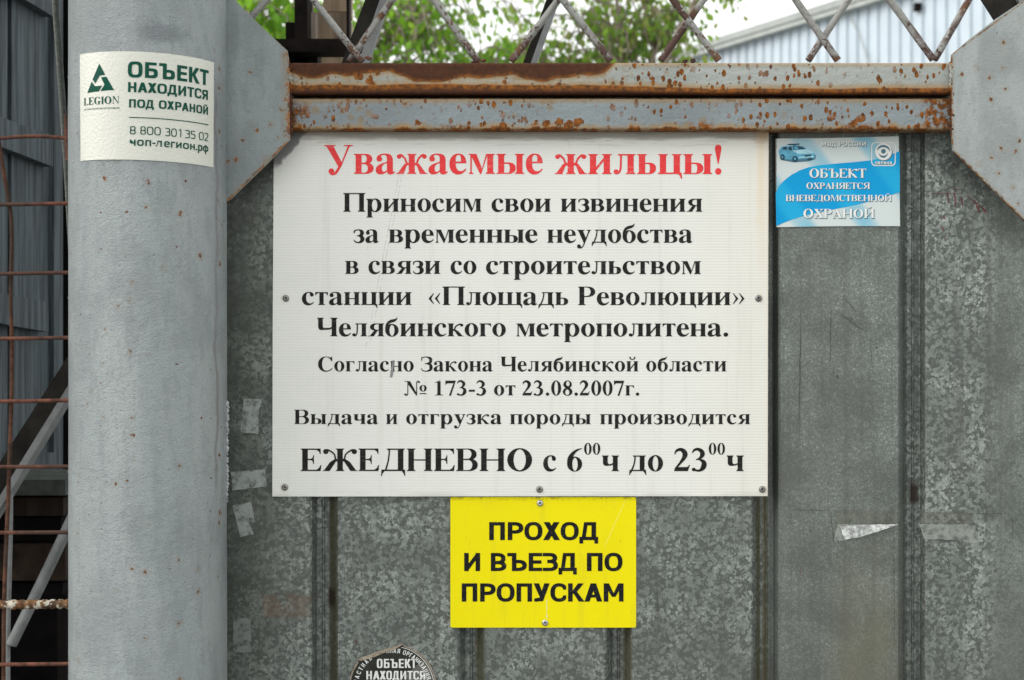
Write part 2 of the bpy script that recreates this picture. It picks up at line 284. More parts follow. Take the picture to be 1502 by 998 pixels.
M = dict(galv=m_galv(), pole=m_paint('grey_post_paint', (.305, .345, .352), .16, .10, .36, rel=1.0, dark=(.205, .232, .242), light=(.40, .43, .425), extra=pole_extra),
         gusset=m_paint('grey_plate_paint', (.255, .285, .295), .10, .15, .45, dark=(.19, .215, .225), light=(.34, .37, .375)),
         rod=m_rod(), rebar=m_rebar(), rebar2=m_rebar('rusty_ribbed_steel', (.13, .06, .035)), thick=m_rebar('flaking_painted_bar', (.30, .15, .06), (.48, .45, .38)),
         white=m_sign_white(), yellow=m_yellow(), red=m_print('red_print', (.72, .045, .05), .13, .4, (.80, .40, .38)), black=m_print('black_print', (.012, .012, .011), .035), tblack=m_print('black_vinyl', (.009, .009, .010), .03, .4),
         green=m_print('green_print', (.0, .062, .038), .03, .3, (.2, .3, .25)), cream=m_plain('cream_vinyl', (.60, .61, .55), .32, 0, .03, 6, .5, bscale=260), darksteel=m_plain('dark_brown_steel', (.010, .007, .006), .7, .1, .4, 30),
         brace=m_plain('brace_grey_paint', (.20, .21, .21), .6, 0, .2, 40), braceshade=m_plain('brace_shaded_face', (.024, .022, .019), .7, 0, .35, 25), screw=m_plain('screw_zinc', (.20, .20, .19), .4, .7, .3, 90), screwdark=m_plain('screw_recess', (.03, .03, .03), .6, .3), zinc=m_plain('bright_zinc', (.45, .46, .46), .35, .8, .2, 90),
         wood=m_plain('blue_grey_painted_wood', (.066, .082, .092), .7, 0, .5, 1, .5, (55, 55, 4)), gapwood=m_plain('dark_wood_core', (.004, .004, .004), .9), timber=m_plain('weathered_timber', (.30, .22, .145), .8, 0, .4, 1, .5, (26, 26, 2.2)), timber2=m_plain('brown_timber', (.030, .022, .017), .8, 0, .4, 1, .4, (30, 30, 3)),
         bark=m_plain('bark', (.22, .18, .145), .9, 0, .4, 1, .7, (18, 18, 4)), ledge=m_plain('grey_board', (.06, .068, .06), .8, 0, .3, 30), interior=m_plain('shade_dark_board', (.007, .006, .006), .9, 0, .4, 8), rusty=m_plain('rusty_channel_steel', (.022, .015, .011), .85, .1, .6, 22),
         wh=m_plain('pale_blue_profiled_sheet', (.43, .50, .56), .5, 0, .06, 1.2, .1), trim=m_plain('grey_eaves_trim', (.36, .39, .37), .6, 0, .15, 3, .1), roof=m_plain('grey_roof_sheet', (.30, .32, .31), .6, 0, .15, 3, .1), cable=m_plain('greasy_wire_rope', (.07, .078, .07), .5, .4, .35, 150),
         ground=m_plain('worn_asphalt', (.17, .165, .155), .9, 0, .2, 3, .5, bscale=60), weld=m_plain('painted_weld', (.33, .35, .35), .5, 0, .25, 60))

_T = {
    'а': ('255,-10 228,-6 216,1 207,12 200,35 181,19 161,7 140,-2 107,-8 82,-8 64,-4 49,4 33,20 25,34 22,45 21,72 27,96 41,117 63,136 94,153 133,169 199,190 198,252 193,273 187,282 178,289 167,293 153,295 132,295 120,292 111,288 106,282 104,272 121,243 123,233 122,224 120,215 115,207 107,200 95,194 73,191 62,193 53,197 45,203 39,211 33,228 34,250 43,271 60,289 84,303 107,311 133,317 162,318 201,316 223,312 242,306 257,297 274,280 282,266 288,250 293,221 294,42 297,36 304,34 312,36 320,42 329,28 316,14 294,-1 271,-9;151,34 164,36 177,43 189,52 199,63 199,116 199,169 183,165 158,154 147,147 131,130 125,120 119,97 120,66 123,52 130,42 139,36', 462, 500, 1.47),
    'с': ('156,-10 126,-7 106,0 93,7 81,15 64,30 41,61 31,83 26,98 20,132 21,178 30,213 40,237 54,258 70,277 89,292 110,305 133,313 157,318 184,319 218,314 238,306 255,294 271,275 277,251 277,238 273,225 268,218 259,210 247,205 236,204 216,208 206,216 203,221 197,242 196,281 193,288 184,295 169,297 149,292 140,287 133,279 121,257 117,243 113,208 112,173 114,147 118,123 124,102 132,84 142,69 153,57 166,48 180,42 196,39 211,39 232,44 252,55 271,72 285,60 263,35 240,15 227,8 200,-4 171,-9', 404, 444, 1.47),
    'е': ('154,-10 131,-8 117,-5 91,7 79,15 62,30 49,47 41,61 31,84 26,101 20,137 20,176 28,218 41,248 64,278 81,293 93,301 120,313 134,316 157,318 190,315 218,305 234,294 249,280 266,254 274,234 281,199 283,166 117,166 121,121 125,103 131,87 138,73 147,62 158,53 170,47 184,44 199,42 222,46 244,58 257,70 270,86 285,73 264,43 240,20 228,11 214,3 185,-7;116,192 201,192 200,245 193,277 184,290 170,296 153,296 138,288 127,274 120,251 117,221', 404, 444, 1.47),
    'х': ('5,0 5,15 28,25 51,44 123,136 39,269 28,282 20,288 4,293 4,310 169,310 169,294 147,291 141,285 140,279 149,260 183,206 228,262 234,275 234,283 228,289 220,292 201,294 201,310 311,310 311,296 294,290 271,273 254,254 198,184 295,31 305,20 319,15 319,0 155,0 155,16 170,17 179,20 184,25 185,32 178,52 138,114 95,58 85,39 86,27 92,20 104,16 118,15 118,0', 475, 500, 1.47),
    'у': ('52,-140 38,-139 25,-135 10,-125 2,-115 -4,-103 -7,-84 -5,-71 1,-59 10,-48 21,-42 39,-40 54,-43 66,-51 72,-61 74,-69 74,-89 76,-95 82,-98 91,-98 105,-87 121,-63 132,-37 140,-5 31,262 23,277 14,289 6,293 -5,293 -5,310 162,310 162,302 162,293 143,292 133,288 129,281 128,272 185,119 232,245 237,269 237,280 231,289 221,292 203,293 203,310 300,310 300,293 289,291 281,285 267,261 159,-33 145,-65 132,-90 116,-113 99,-129 80,-137', 480, 500, 1.47),
    'С': ('257,-11 230,-10 193,-3 170,4 148,14 127,26 108,40 91,56 68,84 50,115 41,138 34,162 29,188 26,215 27,255 34,294 41,317 50,340 62,361 76,381 92,399 109,414 128,429 149,441 172,450 195,458 220,463 269,465 309,459 343,449 373,437 388,435 401,438 408,443 413,450 419,465 437,465 437,308 420,308 410,332 392,364 372,391 356,407 331,425 313,434 295,440 265,443 242,441 222,435 203,424 187,409 174,389 163,365 155,337 149,304 145,268 144,226 145,188 149,153 156,123 165,97 177,74 192,56 210,42 230,32 253,26 278,24 294,24 310,27 334,34 366,49 388,65 402,77 428,106 447,89 418,53 401,38 365,14 345,5 303,-7', 640, 700, 1.44),
    'А': ('-9,0 -9,18 6,20 21,28 31,39 44,62 206,466 224,465 384,87 401,50 411,34 419,26 428,21 443,18 443,0 229,0 229,18 249,19 264,23 275,28 281,36 283,40 283,50 280,63 253,132 103,132 77,67 75,53 75,43 79,33 92,23 106,19 128,18 128,0;113,161 242,161 209,240 177,319', 690, 710, 1.44),
    'Х': ('11,0 11,17 29,19 45,25 61,35 76,49 193,208 68,400 53,419 42,430 29,436 14,439 14,455 244,455 244,439 222,438 204,435 194,427 190,420 190,413 199,392 265,289 325,378 333,392 338,407 339,418 332,429 316,436 293,439 293,455 458,455 458,439 438,437 417,431 403,423 384,407 361,380 281,265 423,43 434,30 443,22 453,18 464,17 464,0 238,0 238,17 260,18 278,23 288,33 290,47 278,74 210,183 135,77 125,55 125,40 129,31 137,24 149,20 174,17 174,0', 690, 710, 1.44),
    'G': ('268,-10 240,-9 213,-5 188,1 164,9 141,19 121,32 102,47 85,64 70,82 57,103 47,125 38,149 32,174 29,201 29,256 35,295 47,330 64,362 85,391 101,407 119,422 150,441 183,455 219,463 257,465 300,461 334,453 377,438 388,436 398,438 404,442 411,450 419,465 437,465 437,308 420,308 410,331 395,360 382,379 362,401 346,415 329,426 299,439 274,443 244,441 224,435 205,424 189,409 176,389 165,366 157,338 151,305 147,269 146,207 149,169 154,135 163,105 173,79 187,57 212,32 231,22 252,15 275,13 302,15 321,22 333,34 340,50 342,65 342,134 339,154 332,168 323,174 303,180 275,182 275,198 500,198 500,182 478,180 465,176 457,171 450,159 446,134 446,29 411,15 357,0 304,-9', 710, 760, 1.44),
}
GLY = {k: ([[tuple(map(int, p.split(','))) for p in q.split(' ')] for q in v[0].split(';')],) + v[1:] for k, v in _T.items()}

# ------------------------------------------------------------------ lettering: outlines drawn from strokes, bowls and serifs
def _rect(a, b, c, d): return [(a, b), (c, b), (c, d), (a, d)]
def _ell(cx, cy, rx, ry, n=2.0, k=28, a0=0.0, a1=360.0):
    P = []
    full = abs(a1 - a0) >= 359.9
    for i in range(k if full else k + 1):
        a = math.radians(a0 + (a1 - a0) * i / k); c, s = math.cos(a), math.sin(a)
        P.append((cx + rx * math.copysign(abs(c) ** (2 / n), c), cy + ry * math.copysign(abs(s) ** (2 / n), s)))
    return P
def _D(xl, xc, xr, y0, y1, n=2.15, k=18):          # D shape: flat on the left, round on the right
    ym, ry = (y0 + y1) / 2, (y1 - y0) / 2
    return [(xl, y1), (xl, y0)] + _ell(xc, ym, xr - xc, ry, n, k, -90, 90)
def _spl(P, k=7):                                    # smooth line through points (x, y, width)
    out = []
    for i in range(len(P) - 1):
        p0, p1, p2, p3 = P[max(i - 1, 0)], P[i], P[i + 1], P[min(i + 2, len(P) - 1)]
        for j in range(k):
            t = j / k
            out.append(tuple(.5 * (2 * b + (c - a) * t + (2 * a - 5 * b + 4 * c - d) * t * t + (3 * b - a - 3 * c + d) * t ** 3) for a, b, c, d in zip(p0, p1, p2, p3)))
    return out + [P[-1]]
def _stroke(P, k=7, smooth=True):
    S = _spl(P, k) if smooth else P
    L, Rr = [], []
    for i, (x, y, w) in enumerate(S):
        a, b = S[max(i - 1, 0)], S[min(i + 1, len(S) - 1)]
        dx, dy = b[0] - a[0], b[1] - a[1]; l = math.hypot(dx, dy) or 1
        nx, ny = -dy / l * w / 2, dx / l * w / 2
        L.append((x + nx, y + ny)); Rr.append((x - nx, y - ny))
    return [[L[i], L[i + 1], Rr[i + 1], Rr[i]] for i in range(len(S) - 1)]
def _serif(xl, xr, y, up, o1, o2, t=24, br=26):     # slab with bracketed shoulders; up=+1 foot, -1 head
    q = [(xl - o1, 0), (xr + o2, 0), (xr + o2, t * .8)]
    if o2: q += [(xr + o2 * .4, t * 1.15), (xr, t + br)]
    else: q += [(xr, t)]
    if o1: q += [(xl, t + br), (xl - o1 * .4, t * 1.15), (xl - o1, t * .8)]
    else: q += [(xl, t), (xl, t * .8)]
    return [(a, y + up * b) for a, b in q]
def _stem(x, y0, y1, W, o, tl=1, tr=1, bl=1, brr=1, t=24):
    r = [_rect(x, y0, x + W, y1)]
    if bl or brr: r.append(_serif(x, x + W, y0, 1, o * bl, o * brr, t))
    if tl or tr: r.append(_serif(x, x + W, y1, -1, o * tl, o * tr, t))
    return r
def _flip(ops, w): return [(s, [[(w - x, y) for x, y in p] for p in L]) for s, L in ops]
def _shift(ops, dx, dy=0, sx=1, sy=1): return [(s, [[(x * sx + dx, y * sy + dy) for x, y in p] for p in L]) for s, L in ops]

def serif_glyph(ch):
    ch = {'E': 'Е', 'O': 'О', 'B': 'В', 'H': 'Н'}.get(ch, ch)
    low = ch.islower()
    h, W, o, t = (460, 142, 40, 24) if low else (662, 158, 46, 26)
    hb = 34 if low else 38
    u = ch.upper()
    A = lambda *L: ('+', [p for q in L for p in (q if isinstance(q[0], list) else [q])])
    S = lambda *L: ('-', [p for q in L for p in (q if isinstance(q[0], list) else [q])])
    if ch in GLY:                                     # traced Latin shapes
        L, wd, adv, sy = GLY[ch]
        xs = [x for p in L for x, y in p]; x0, x1 = min(xs), max(xs)
        k = (wd) / (x1 - x0)
        f = lambda p: [((x - x0) * k + 20, y * sy) for x, y in p]
        return [A(f(L[0]))] + [S(f(p)) for p in L[1:]], adv
    if u in 'НИПЦЩЙ' and ch not in 'Цz':
        w = 578 if low else 778
        x1 = 20 + o; x2 = w - 20 - o - W
        if u == 'Щ':
            W = W - 6; w = 848; xm = (w - W) / 2; x2 = w - 20 - o - W
            return [A(*[_stem(x, 0, h, W, o, t=t) for x in (x1, xm, x2)], _rect(x1 - o, 0, x2 + W + o, hb),
                      [(x2 + W - 60, 20), (x2 + W + o, 20), (x2 + W + o + 12, -110), (x2 + W + o - 10, -110), (x2 + W - 5, -30), (x2 + W - 60, 0)])], w
        g = _stem(x1, 0, h, W, o, t=t) + _stem(x2, 0, h, W, o, t=t)
        if u == 'Н': g.append(_rect(x1 + W - 5, h * .5 - hb / 2 - 4, x2 + 5, h * .5 + hb / 2 - 4))
        if u in 'ИЙ': g.append([(x1 + W - 4, h * .17), (x1 + W - 4, h * .17 + 78), (x2 + 4, h * .83), (x2 + 4, h * .83 - 78)])
        if u == 'Й': g += _stroke([(w / 2 - 110, h + 175, 70), (w / 2 - 70, h + 100, 52), (w / 2, h + 72, 40), (w / 2 + 70, h + 100, 52), (w / 2 + 110, h + 175, 70)]) + [_ell(w / 2 - 104, h + 158, 38, 38), _ell(w / 2 + 104, h + 158, 38, 38)]
        if u == 'П': g.append(_rect(x1 - o, h - hb, x2 + W + o, h))
        if u == 'Ц': g += [_rect(x1 - o, 0, x2 + W + o, hb), [(x2 + W - 60, 20), (x2 + W + o, 20), (x2 + W + o + 14, -110), (x2 + W + o - 10, -110), (x2 + W - 5, -30), (x2 + W - 60, 0)]]
        return [A(g)], w
    if u == 'Т':
        w = 470 if low else 640; c = w / 2; d = h * .24
        g = [_rect(c - W / 2, 0, c + W / 2, h), _serif(c - W / 2, c + W / 2, 0, 1, o, o, t), _rect(26, h - hb, w - 26, h)]
        for s in (-1, 1):
            e = w / 2 - 26
            g.append([(c + s * e, h), (c + s * (e + 8), h - d), (c + s * (e - 10), h - d), (c + s * (e - 42), h - hb - 28), (c + s * (e - 110), h - hb), (c + s * (e - 110), h)])
        return [A(g)], w
    if u == 'Г':
        w = 430 if low else 600; e = w - 26; d = h * .26
        return [A(_stem(60, 0, h, W, o, t=t), _rect(60, h - hb, e, h), [(e, h), (e + 8, h - d), (e - 10, h - d), (e - 44, h - hb - 30), (e - 120, h - hb), (e - 120, h)])], w
    if u == 'Е':
        w = 640; e = w - 40
        return [A(_stem(66, 0, h, W, o, tr=0, brr=0, t=t), _rect(66, 0, e - 10, hb), _rect(66, h - hb, e - 14, h), _rect(200, 322, 380, 322 + hb),
                  [(e + 12, 180), (e - 8, 180), (e - 60, 84), (e - 130, hb), (e - 160, 0), (e - 10, 0)], [(e - 8, 500), (e - 26, 500), (e - 60, 580), (e - 130, h - hb), (e - 160, h), (e - 10, h)],
                  [(400, 470), (382, 470), (356, 385), (300, 358), (300, 322), (356, 300), (382, 205), (400, 205)])], w
    if u == 'Л' or u == 'Д':
        w = 545 if low else 740
        if u == 'Л':
            x2 = w - 20 - o - W
            g = _stem(x2, 0, h, W, o, t=t) + [_rect(130 if low else 170, h - hb, x2 + 10, h)]
            g += _stroke([(196, h - 8, 44), (192, h * .6, 44), (182, h * .25, 44), (150, 40, 44), (100, 18, 50), (60, 36, 40)]) + [_ell(82, 52, 58, 56)]
            g.append([(128, h), (128, h - t), (180, h - 48), (230, h)])
            return [A(g)], w
        w = 560 if low else 740; x2 = w - 76 - W; b = 38 if low else 44; ds = 118 if low else 150
        g = [_rect(x2, 0, x2 + W, h), _serif(x2, x2 + W, h, -1, 0, o, t), _rect(150 if low else 200, h - hb, x2 + 10, h)]
        xt = 205 if low else 262
        g += _stroke([(xt, h - 6, 42), (xt - 8, h * .7, 42), (xt - 42, h * .38, 44), (xt - 105, 22, 48)])
        g += [[(xt - 65, h), (xt - 65, h - t), (xt - 10, h - 52), (xt + 30, h)], _rect(40, 0, w - 30, b)]
        for s, e in ((1, 24), (-1, w - 20)):
            g.append([(e, -ds), (e + s * 20, -ds), (e + s * 44, -ds * .55), (e + s * 100, 0), (e + s * 120, b), (e + s * 14, b)])
        return [A(g)], w
    if u in 'ЖК':
        w = (760 if low else 1010) if u == 'Ж' else (570 if low else 730)
        c = w / 2 if u == 'Ж' else 60 + W / 2
        g = _stem(c - W / 2, 0, h, W, o * .9, t=t)
        E = w - 30 - c
        for s in ((1, -1) if u == 'Ж' else (1,)):
            g += [[(c + s * q[0], q[1]) for q in p] for p in
                  _stroke([(W / 2 - 4, h * .49, 44), (W / 2 + 50, h * .55, 46), (W / 2 + 92, h * .76, 44), (E * .72, h * .935, 50), (E - 36, h * .9, 50)]) +
                  [_ell(E - 58 * h / 560, h * .865, 56 * h / 480, 54 * h / 480)] +
                  [[(W / 2 - 5, h * .43), (W / 2 - 5, h * .53), (W / 2 + 72, h * .535), (W / 2 + 104, h * .50), (E * .60, h * .40), (E - 4, 0), (E - 4 - W * 1.08, 0), (W / 2 + 58, h * .37), (W / 2 + 38, h * .425)], _rect(E - 20 - W, 0, E + 22, t * .8)]]
        return [A(g)], w
    if u == 'У' :
        w = 710                                       # capital only; the small one is traced
        g = [_rect(20, h - t, 290, h), _rect(490, h - t, 700, h), [(62, h - 10), (230, h - 10), (455, 235), (378, 130)], [(590, h - 10), (636, h - 10), (424, 160), (378, 130)]]
        g += _stroke([(405, 200, 60), (350, 100, 58), (290, 20, 62), (220, -2, 60), (160, 20, 50)]) + [_ell(190, 60, 68, 66)]
        g += [[(40, h), (280, h), (210, h - 60), (90, h - 60)], [(560, h), (670, h), (628, h - 50), (580, h - 50)]]
        return [A(g)], w
    if u == 'Ч':
        w = 545 if low else 730; x2 = w - 20 - o - W; y = h * .42
        g = _stem(x2, 0, h, W, o, t=t)
        q = _stem(52, h * .72, h, W * .98, o * .8, bl=0, brr=0, t=t)
        outer = [(52, h * .8), (52, y + h * .13), (62, y + h * .02), (95, y - h * .06), (150, y - h * .085), (x2 - 60, y - h * .06), (x2 + 6, y), (x2 + 6, y + h * .1), (x2 - 60, y + h * .035), (230, y + h * .03), (52 + W * .98 + 6, y + h * .09), (52 + W * .98, y + h * .18), (52 + W * .98, h * .8)]
        return [A(g, q, outer)], w
    if u in 'ЬЪЫ':
        w = {'Ь': 480, 'Ъ': 560, 'Ы': 700}[u] if low else {'Ь': 640, 'Ъ': 760, 'Ы': 900}[u]
        dx = 60 if u != 'Ъ' else (130 if low else 190)
        xr = (w - 28) if u != 'Ы' else (478 if low else 620); top = h * .575
        r = [A(_D(dx, (dx + W + xr) / 2 - 30, xr, 0, top)), S(_D(dx + W - 2, (dx + W + xr) / 2 - 48, xr - W * .98, 26, top - hb)), A(_stem(dx, 0, h, W, o, tl=1 if u != 'Ъ' else 0, brr=0, t=t))]
        if u == 'Ы': r.append(A(_stem(w - 20 - o - W, 0, h, W, o, t=t)))
        if u == 'Ъ': r.append(A(_rect(30, h - hb, dx + 10, h), [(30, h), (22, h - h * .24), (40, h - h * .24), (72, h - hb - 28), (130, h - hb), (130, h)]))
        return r, w
    if u == 'В':
        w = 520 if low else 660; xr = w - 30; m = h * .52
        return [A(_D(60, xr * .62, xr, 0, m + hb * .5)), A(_D(60, xr * .6, xr - 34, m - hb * .5, h)), S(_D(60 + W - 2, xr * .54, xr - W * .98, 28, m - hb * .5)), S(_D(60 + W - 2, xr * .52, xr - 34 - W * .92, m + hb * .5, h - 28)),
                A(_stem(60, 0, h, W, o, tr=0, brr=0, t=t))], w
    if u == 'Я':
        w = 560 if low else 730; W2 = W; xr = w - 40; b0 = h * .44
        r = [A(_D(60, 300 if low else 380, xr - 26, b0, h)), S(_D(60 + W - 2, 260 if low else 340, xr - 26 - W * .95, b0 + hb, h - 30)), A(_stem(60, 0, h, W, o, tr=0, t=t)),
             A([(215 if low else 270, b0 + hb), (330 if low else 430, b0 + hb), (xr - 5, 0), (xr - 155, 0)], _rect(xr - 155, 0, xr + 30, t * .9))]
        return _flip(r, w + 10), w
    if u in 'РЬ' and not low or u == 'Р':
        if not low:
            return [A(_D(66, 330, 590, 290, h)), S(_D(66 + W - 2, 290, 590 - 152, 290 + hb, h - 32)), A(_stem(66, 0, h, W, o, tr=0, t=t))], 625
        return [A(_ell(318, 228, 212, 244)), S(_ell(296, 230, 92, 206)), A(_rect(60, -205, 60 + 140, 440)), A(_serif(60, 200, -205, 1, 40, 40, 24), [(20, 455), (20, 432), (62, 410), (200, 380), (200, 461)])], 560
    if u == 'М':
        w = 680 if low else 944; W1 = W; x1 = 92 if low else 110; x2 = w - 20 - o - W; v = w * .47
        tk = 36 if low else 44
        g = [_rect(x1 - tk / 2, 0, x1 + tk / 2, h)] + [_serif(x1 - tk / 2, x1 + tk / 2, 0, 1, o * .9, o * .9, t)] + _stem(x2, 0, h, W, o, tl=0, t=t)
        g += [[(x1 - 20, h), (x1 + W - 16, h), (v + 44, 100), (v + 2, -6), (v - 12, -6)], [(v - 6, -6), (v + 14, -6), (x2 + 12, h), (x2 - 26, h)], _rect(x1 - 20 - o * 1.1, h - t * .9, x1 + 40, h)]
        return [A(g)], w
    if u == 'О':
        if low: return [A(_ell(250, 230, 226, 243)), S(_ell(250, 230, 84, 212))], 500
        return [A(_ell(389, 331, 355, 346)), S(_ell(389, 331, 176, 308))], 778
    if u == 'Ю':
        w = 745; r = [A(_stem(60, 0, h, W, o, t=t), _rect(190, 210, 330, 246)), A(_ell(w - 248, 230, 222, 243)), S(_ell(w - 248, 230, 82, 212))]
        return r, w
    if u == 'З':
        w = 430 if low else 570; e = w - 30; k = h / 460
        r = [A(_stroke([(60, h * .80, 34), (110, h * .94, 40), (w * .52, h * .975, 46), (e - 90, h * .87, 110 * (1 if low else 1.15)), (e - 72, h * .74, 142), (e - 100, h * .60, 100), (w * .47, h * .53, 36), (w * .36, h * .53, 34)])),
             A(_stroke([(w * .36, h * .53, 34), (w * .47, h * .53, 36), (e - 95, h * .46, 110), (e - 56, h * .28, 148), (e - 90, h * .11, 110), (w * .5, h * .015, 48), (110, h * .055, 44), (46, h * .22, 26)])),
             A([(46, h * .96), (66, h * .96), (84, h * .76), (62, h * .70), (42, h * .70)])]
        return r, w
    if u == 'Б':
        if low:
            return [A(_ell(252, 215, 226, 229)), S(_ell(256, 210, 84, 192)), A(_stroke([(52, 210, 52), (66, 350, 66), (118, 462, 92), (205, 530, 104), (310, 560, 100), (385, 596, 62), (432, 676, 14)]))], 505
        return [A(_D(66, 330, 600, 0, 380)), S(_D(66 + W - 2, 300, 600 - 152, 28, 380 - hb)), A(_stem(66, 0, h, W, o, tr=0, brr=0, t=t), _rect(66, h - hb, 540, h), [(540, h), (548, h - 165), (530, h - 165), (492, h - hb - 30), (410, h - hb), (410, h)])], 645
    if u in 'NLIH№':
        if u == 'I': return [A(_stem(66, 0, h, W, o, t=t))], 290
        if u == 'L': return [A(_stem(66, 0, h, W, o, brr=0, t=t), _rect(66, 0, 560, hb), [(592, 190), (572, 190), (540, 96), (470, hb), (400, 0), (576, 0)])], 620
        g = [_rect(92, 20, 130, h - 20), _rect(575, 0, 613, h), [(60, h), (200, h), (613, 20), (613, -10), (590, -10), (110, h - 110)], _serif(92, 130, 0, 1, 60, 60, t), _serif(575, 613, h, -1, 60, 60, t), _rect(20, h - t, 190, h)]
        if u == 'N': return [A(g)], 700
        g = [[(x + 45, y) for x, y in p] for p in [_rect(100, 60, 136, h - 60), _rect(470, 20, 506, h - 90), [(70, h), (210, h), (506, 60), (506, -8), (470, -8), (130, h - 150)]]]
        g += _stroke([(163, 120, 40), (150, 40, 44), (95, 4, 46), (50, 30, 40)]) + [_ell(60, 46, 48, 46)] + [_rect(20, h - t, 160, h)]
        g += _stroke([(533, h - 130, 40), (545, h - 40, 44), (600, h - 8, 46), (640, h - 30, 40)]) + [_ell(636, h - 50, 44, 42)]
        return [A(g), A(_ell(800, 330, 150, 155)), S(_ell(800, 330, 52, 132)), A(_rect(660, 60, 940, 104))], 970
    if ch == '!': return [A([(110, 230), (128, 230), (190, 560), (190, 600)] + _ell(119, 600, 74, 76, 2, 12, 0, 180) + [(46, 560)], _ell(119, 62, 72, 76))], 240
    if ch == '.': return [A(_ell(125, 62, 78, 76))], 250
    if ch == '-': return [A(_rect(36, 165, 300, 262))], 335
    if ch in '«»':
        g = []
        for dx in (0, 205):
            g += [[(35 + dx, 232), (195 + dx, 425), (222 + dx, 425), (122 + dx, 232), (222 + dx, 40), (195 + dx, 40)]]
        return ([A(g)] if ch == '«' else _flip([A(g)], 480)), 480
    if ch == '0': return [A(_ell(250, 338, 224, 350)), S(_ell(250, 338, 84, 320))], 500
    if ch == '1': return [A(_rect(186, 0, 326, 640), [(326, 688), (304, 688), (80, 600), (80, 578), (186, 590)], _serif(186, 326, 0, 1, 110, 110, 24, 40))], 500
    if ch == '2':
        return [A(_stroke([(40, 500, 20), (80, 600, 64), (190, 650, 96), (290, 600, 130), (330, 500, 146), (290, 380, 110), (190, 240, 70), (50, 60, 50)]), [(22, 0), (410, 0), (470, 190), (446, 190), (415, 140), (370, 122), (90, 122), (22, 36)])], 500
    if ch == '3':
        return [A(_stroke([(36, 540, 20), (80, 620, 60), (180, 660, 84), (290, 600, 118), (322, 510, 132), (280, 420, 90), (190, 355, 36), (140, 345, 30)])),
                A(_stroke([(140, 350, 30), (230, 352, 50), (340, 290, 110), (368, 200, 148), (330, 90, 130), (230, 14, 66), (120, 30, 60), (60, 55, 60)]), _ell(75, 50, 55, 52))], 500
    if ch == '6': return [A(_ell(258, 212, 218, 226)), S(_ell(268, 205, 78, 196)), A(_stroke([(468, 676, 22), (350, 640, 54), (220, 540, 96), (130, 400, 130), (108, 260, 136), (116, 180, 130)]))], 500
    if ch == '7': return [A([(22, 676), (478, 676), (478, 650), (270, -14), (180, -14), (380, 552), (130, 552), (84, 540), (46, 482), (26, 482)])], 500
    if ch == '8': return [A(_ell(250, 505, 190, 183)), A(_ell(250, 170, 216, 184)), S(_ell(262, 535, 78, 122, 2)), S(_ell(238, 145, 92, 130)), A(_stroke([(120, 470, 60), (200, 400, 120), (300, 320, 120), (390, 250, 60)], smooth=False))], 500
    return None, 250

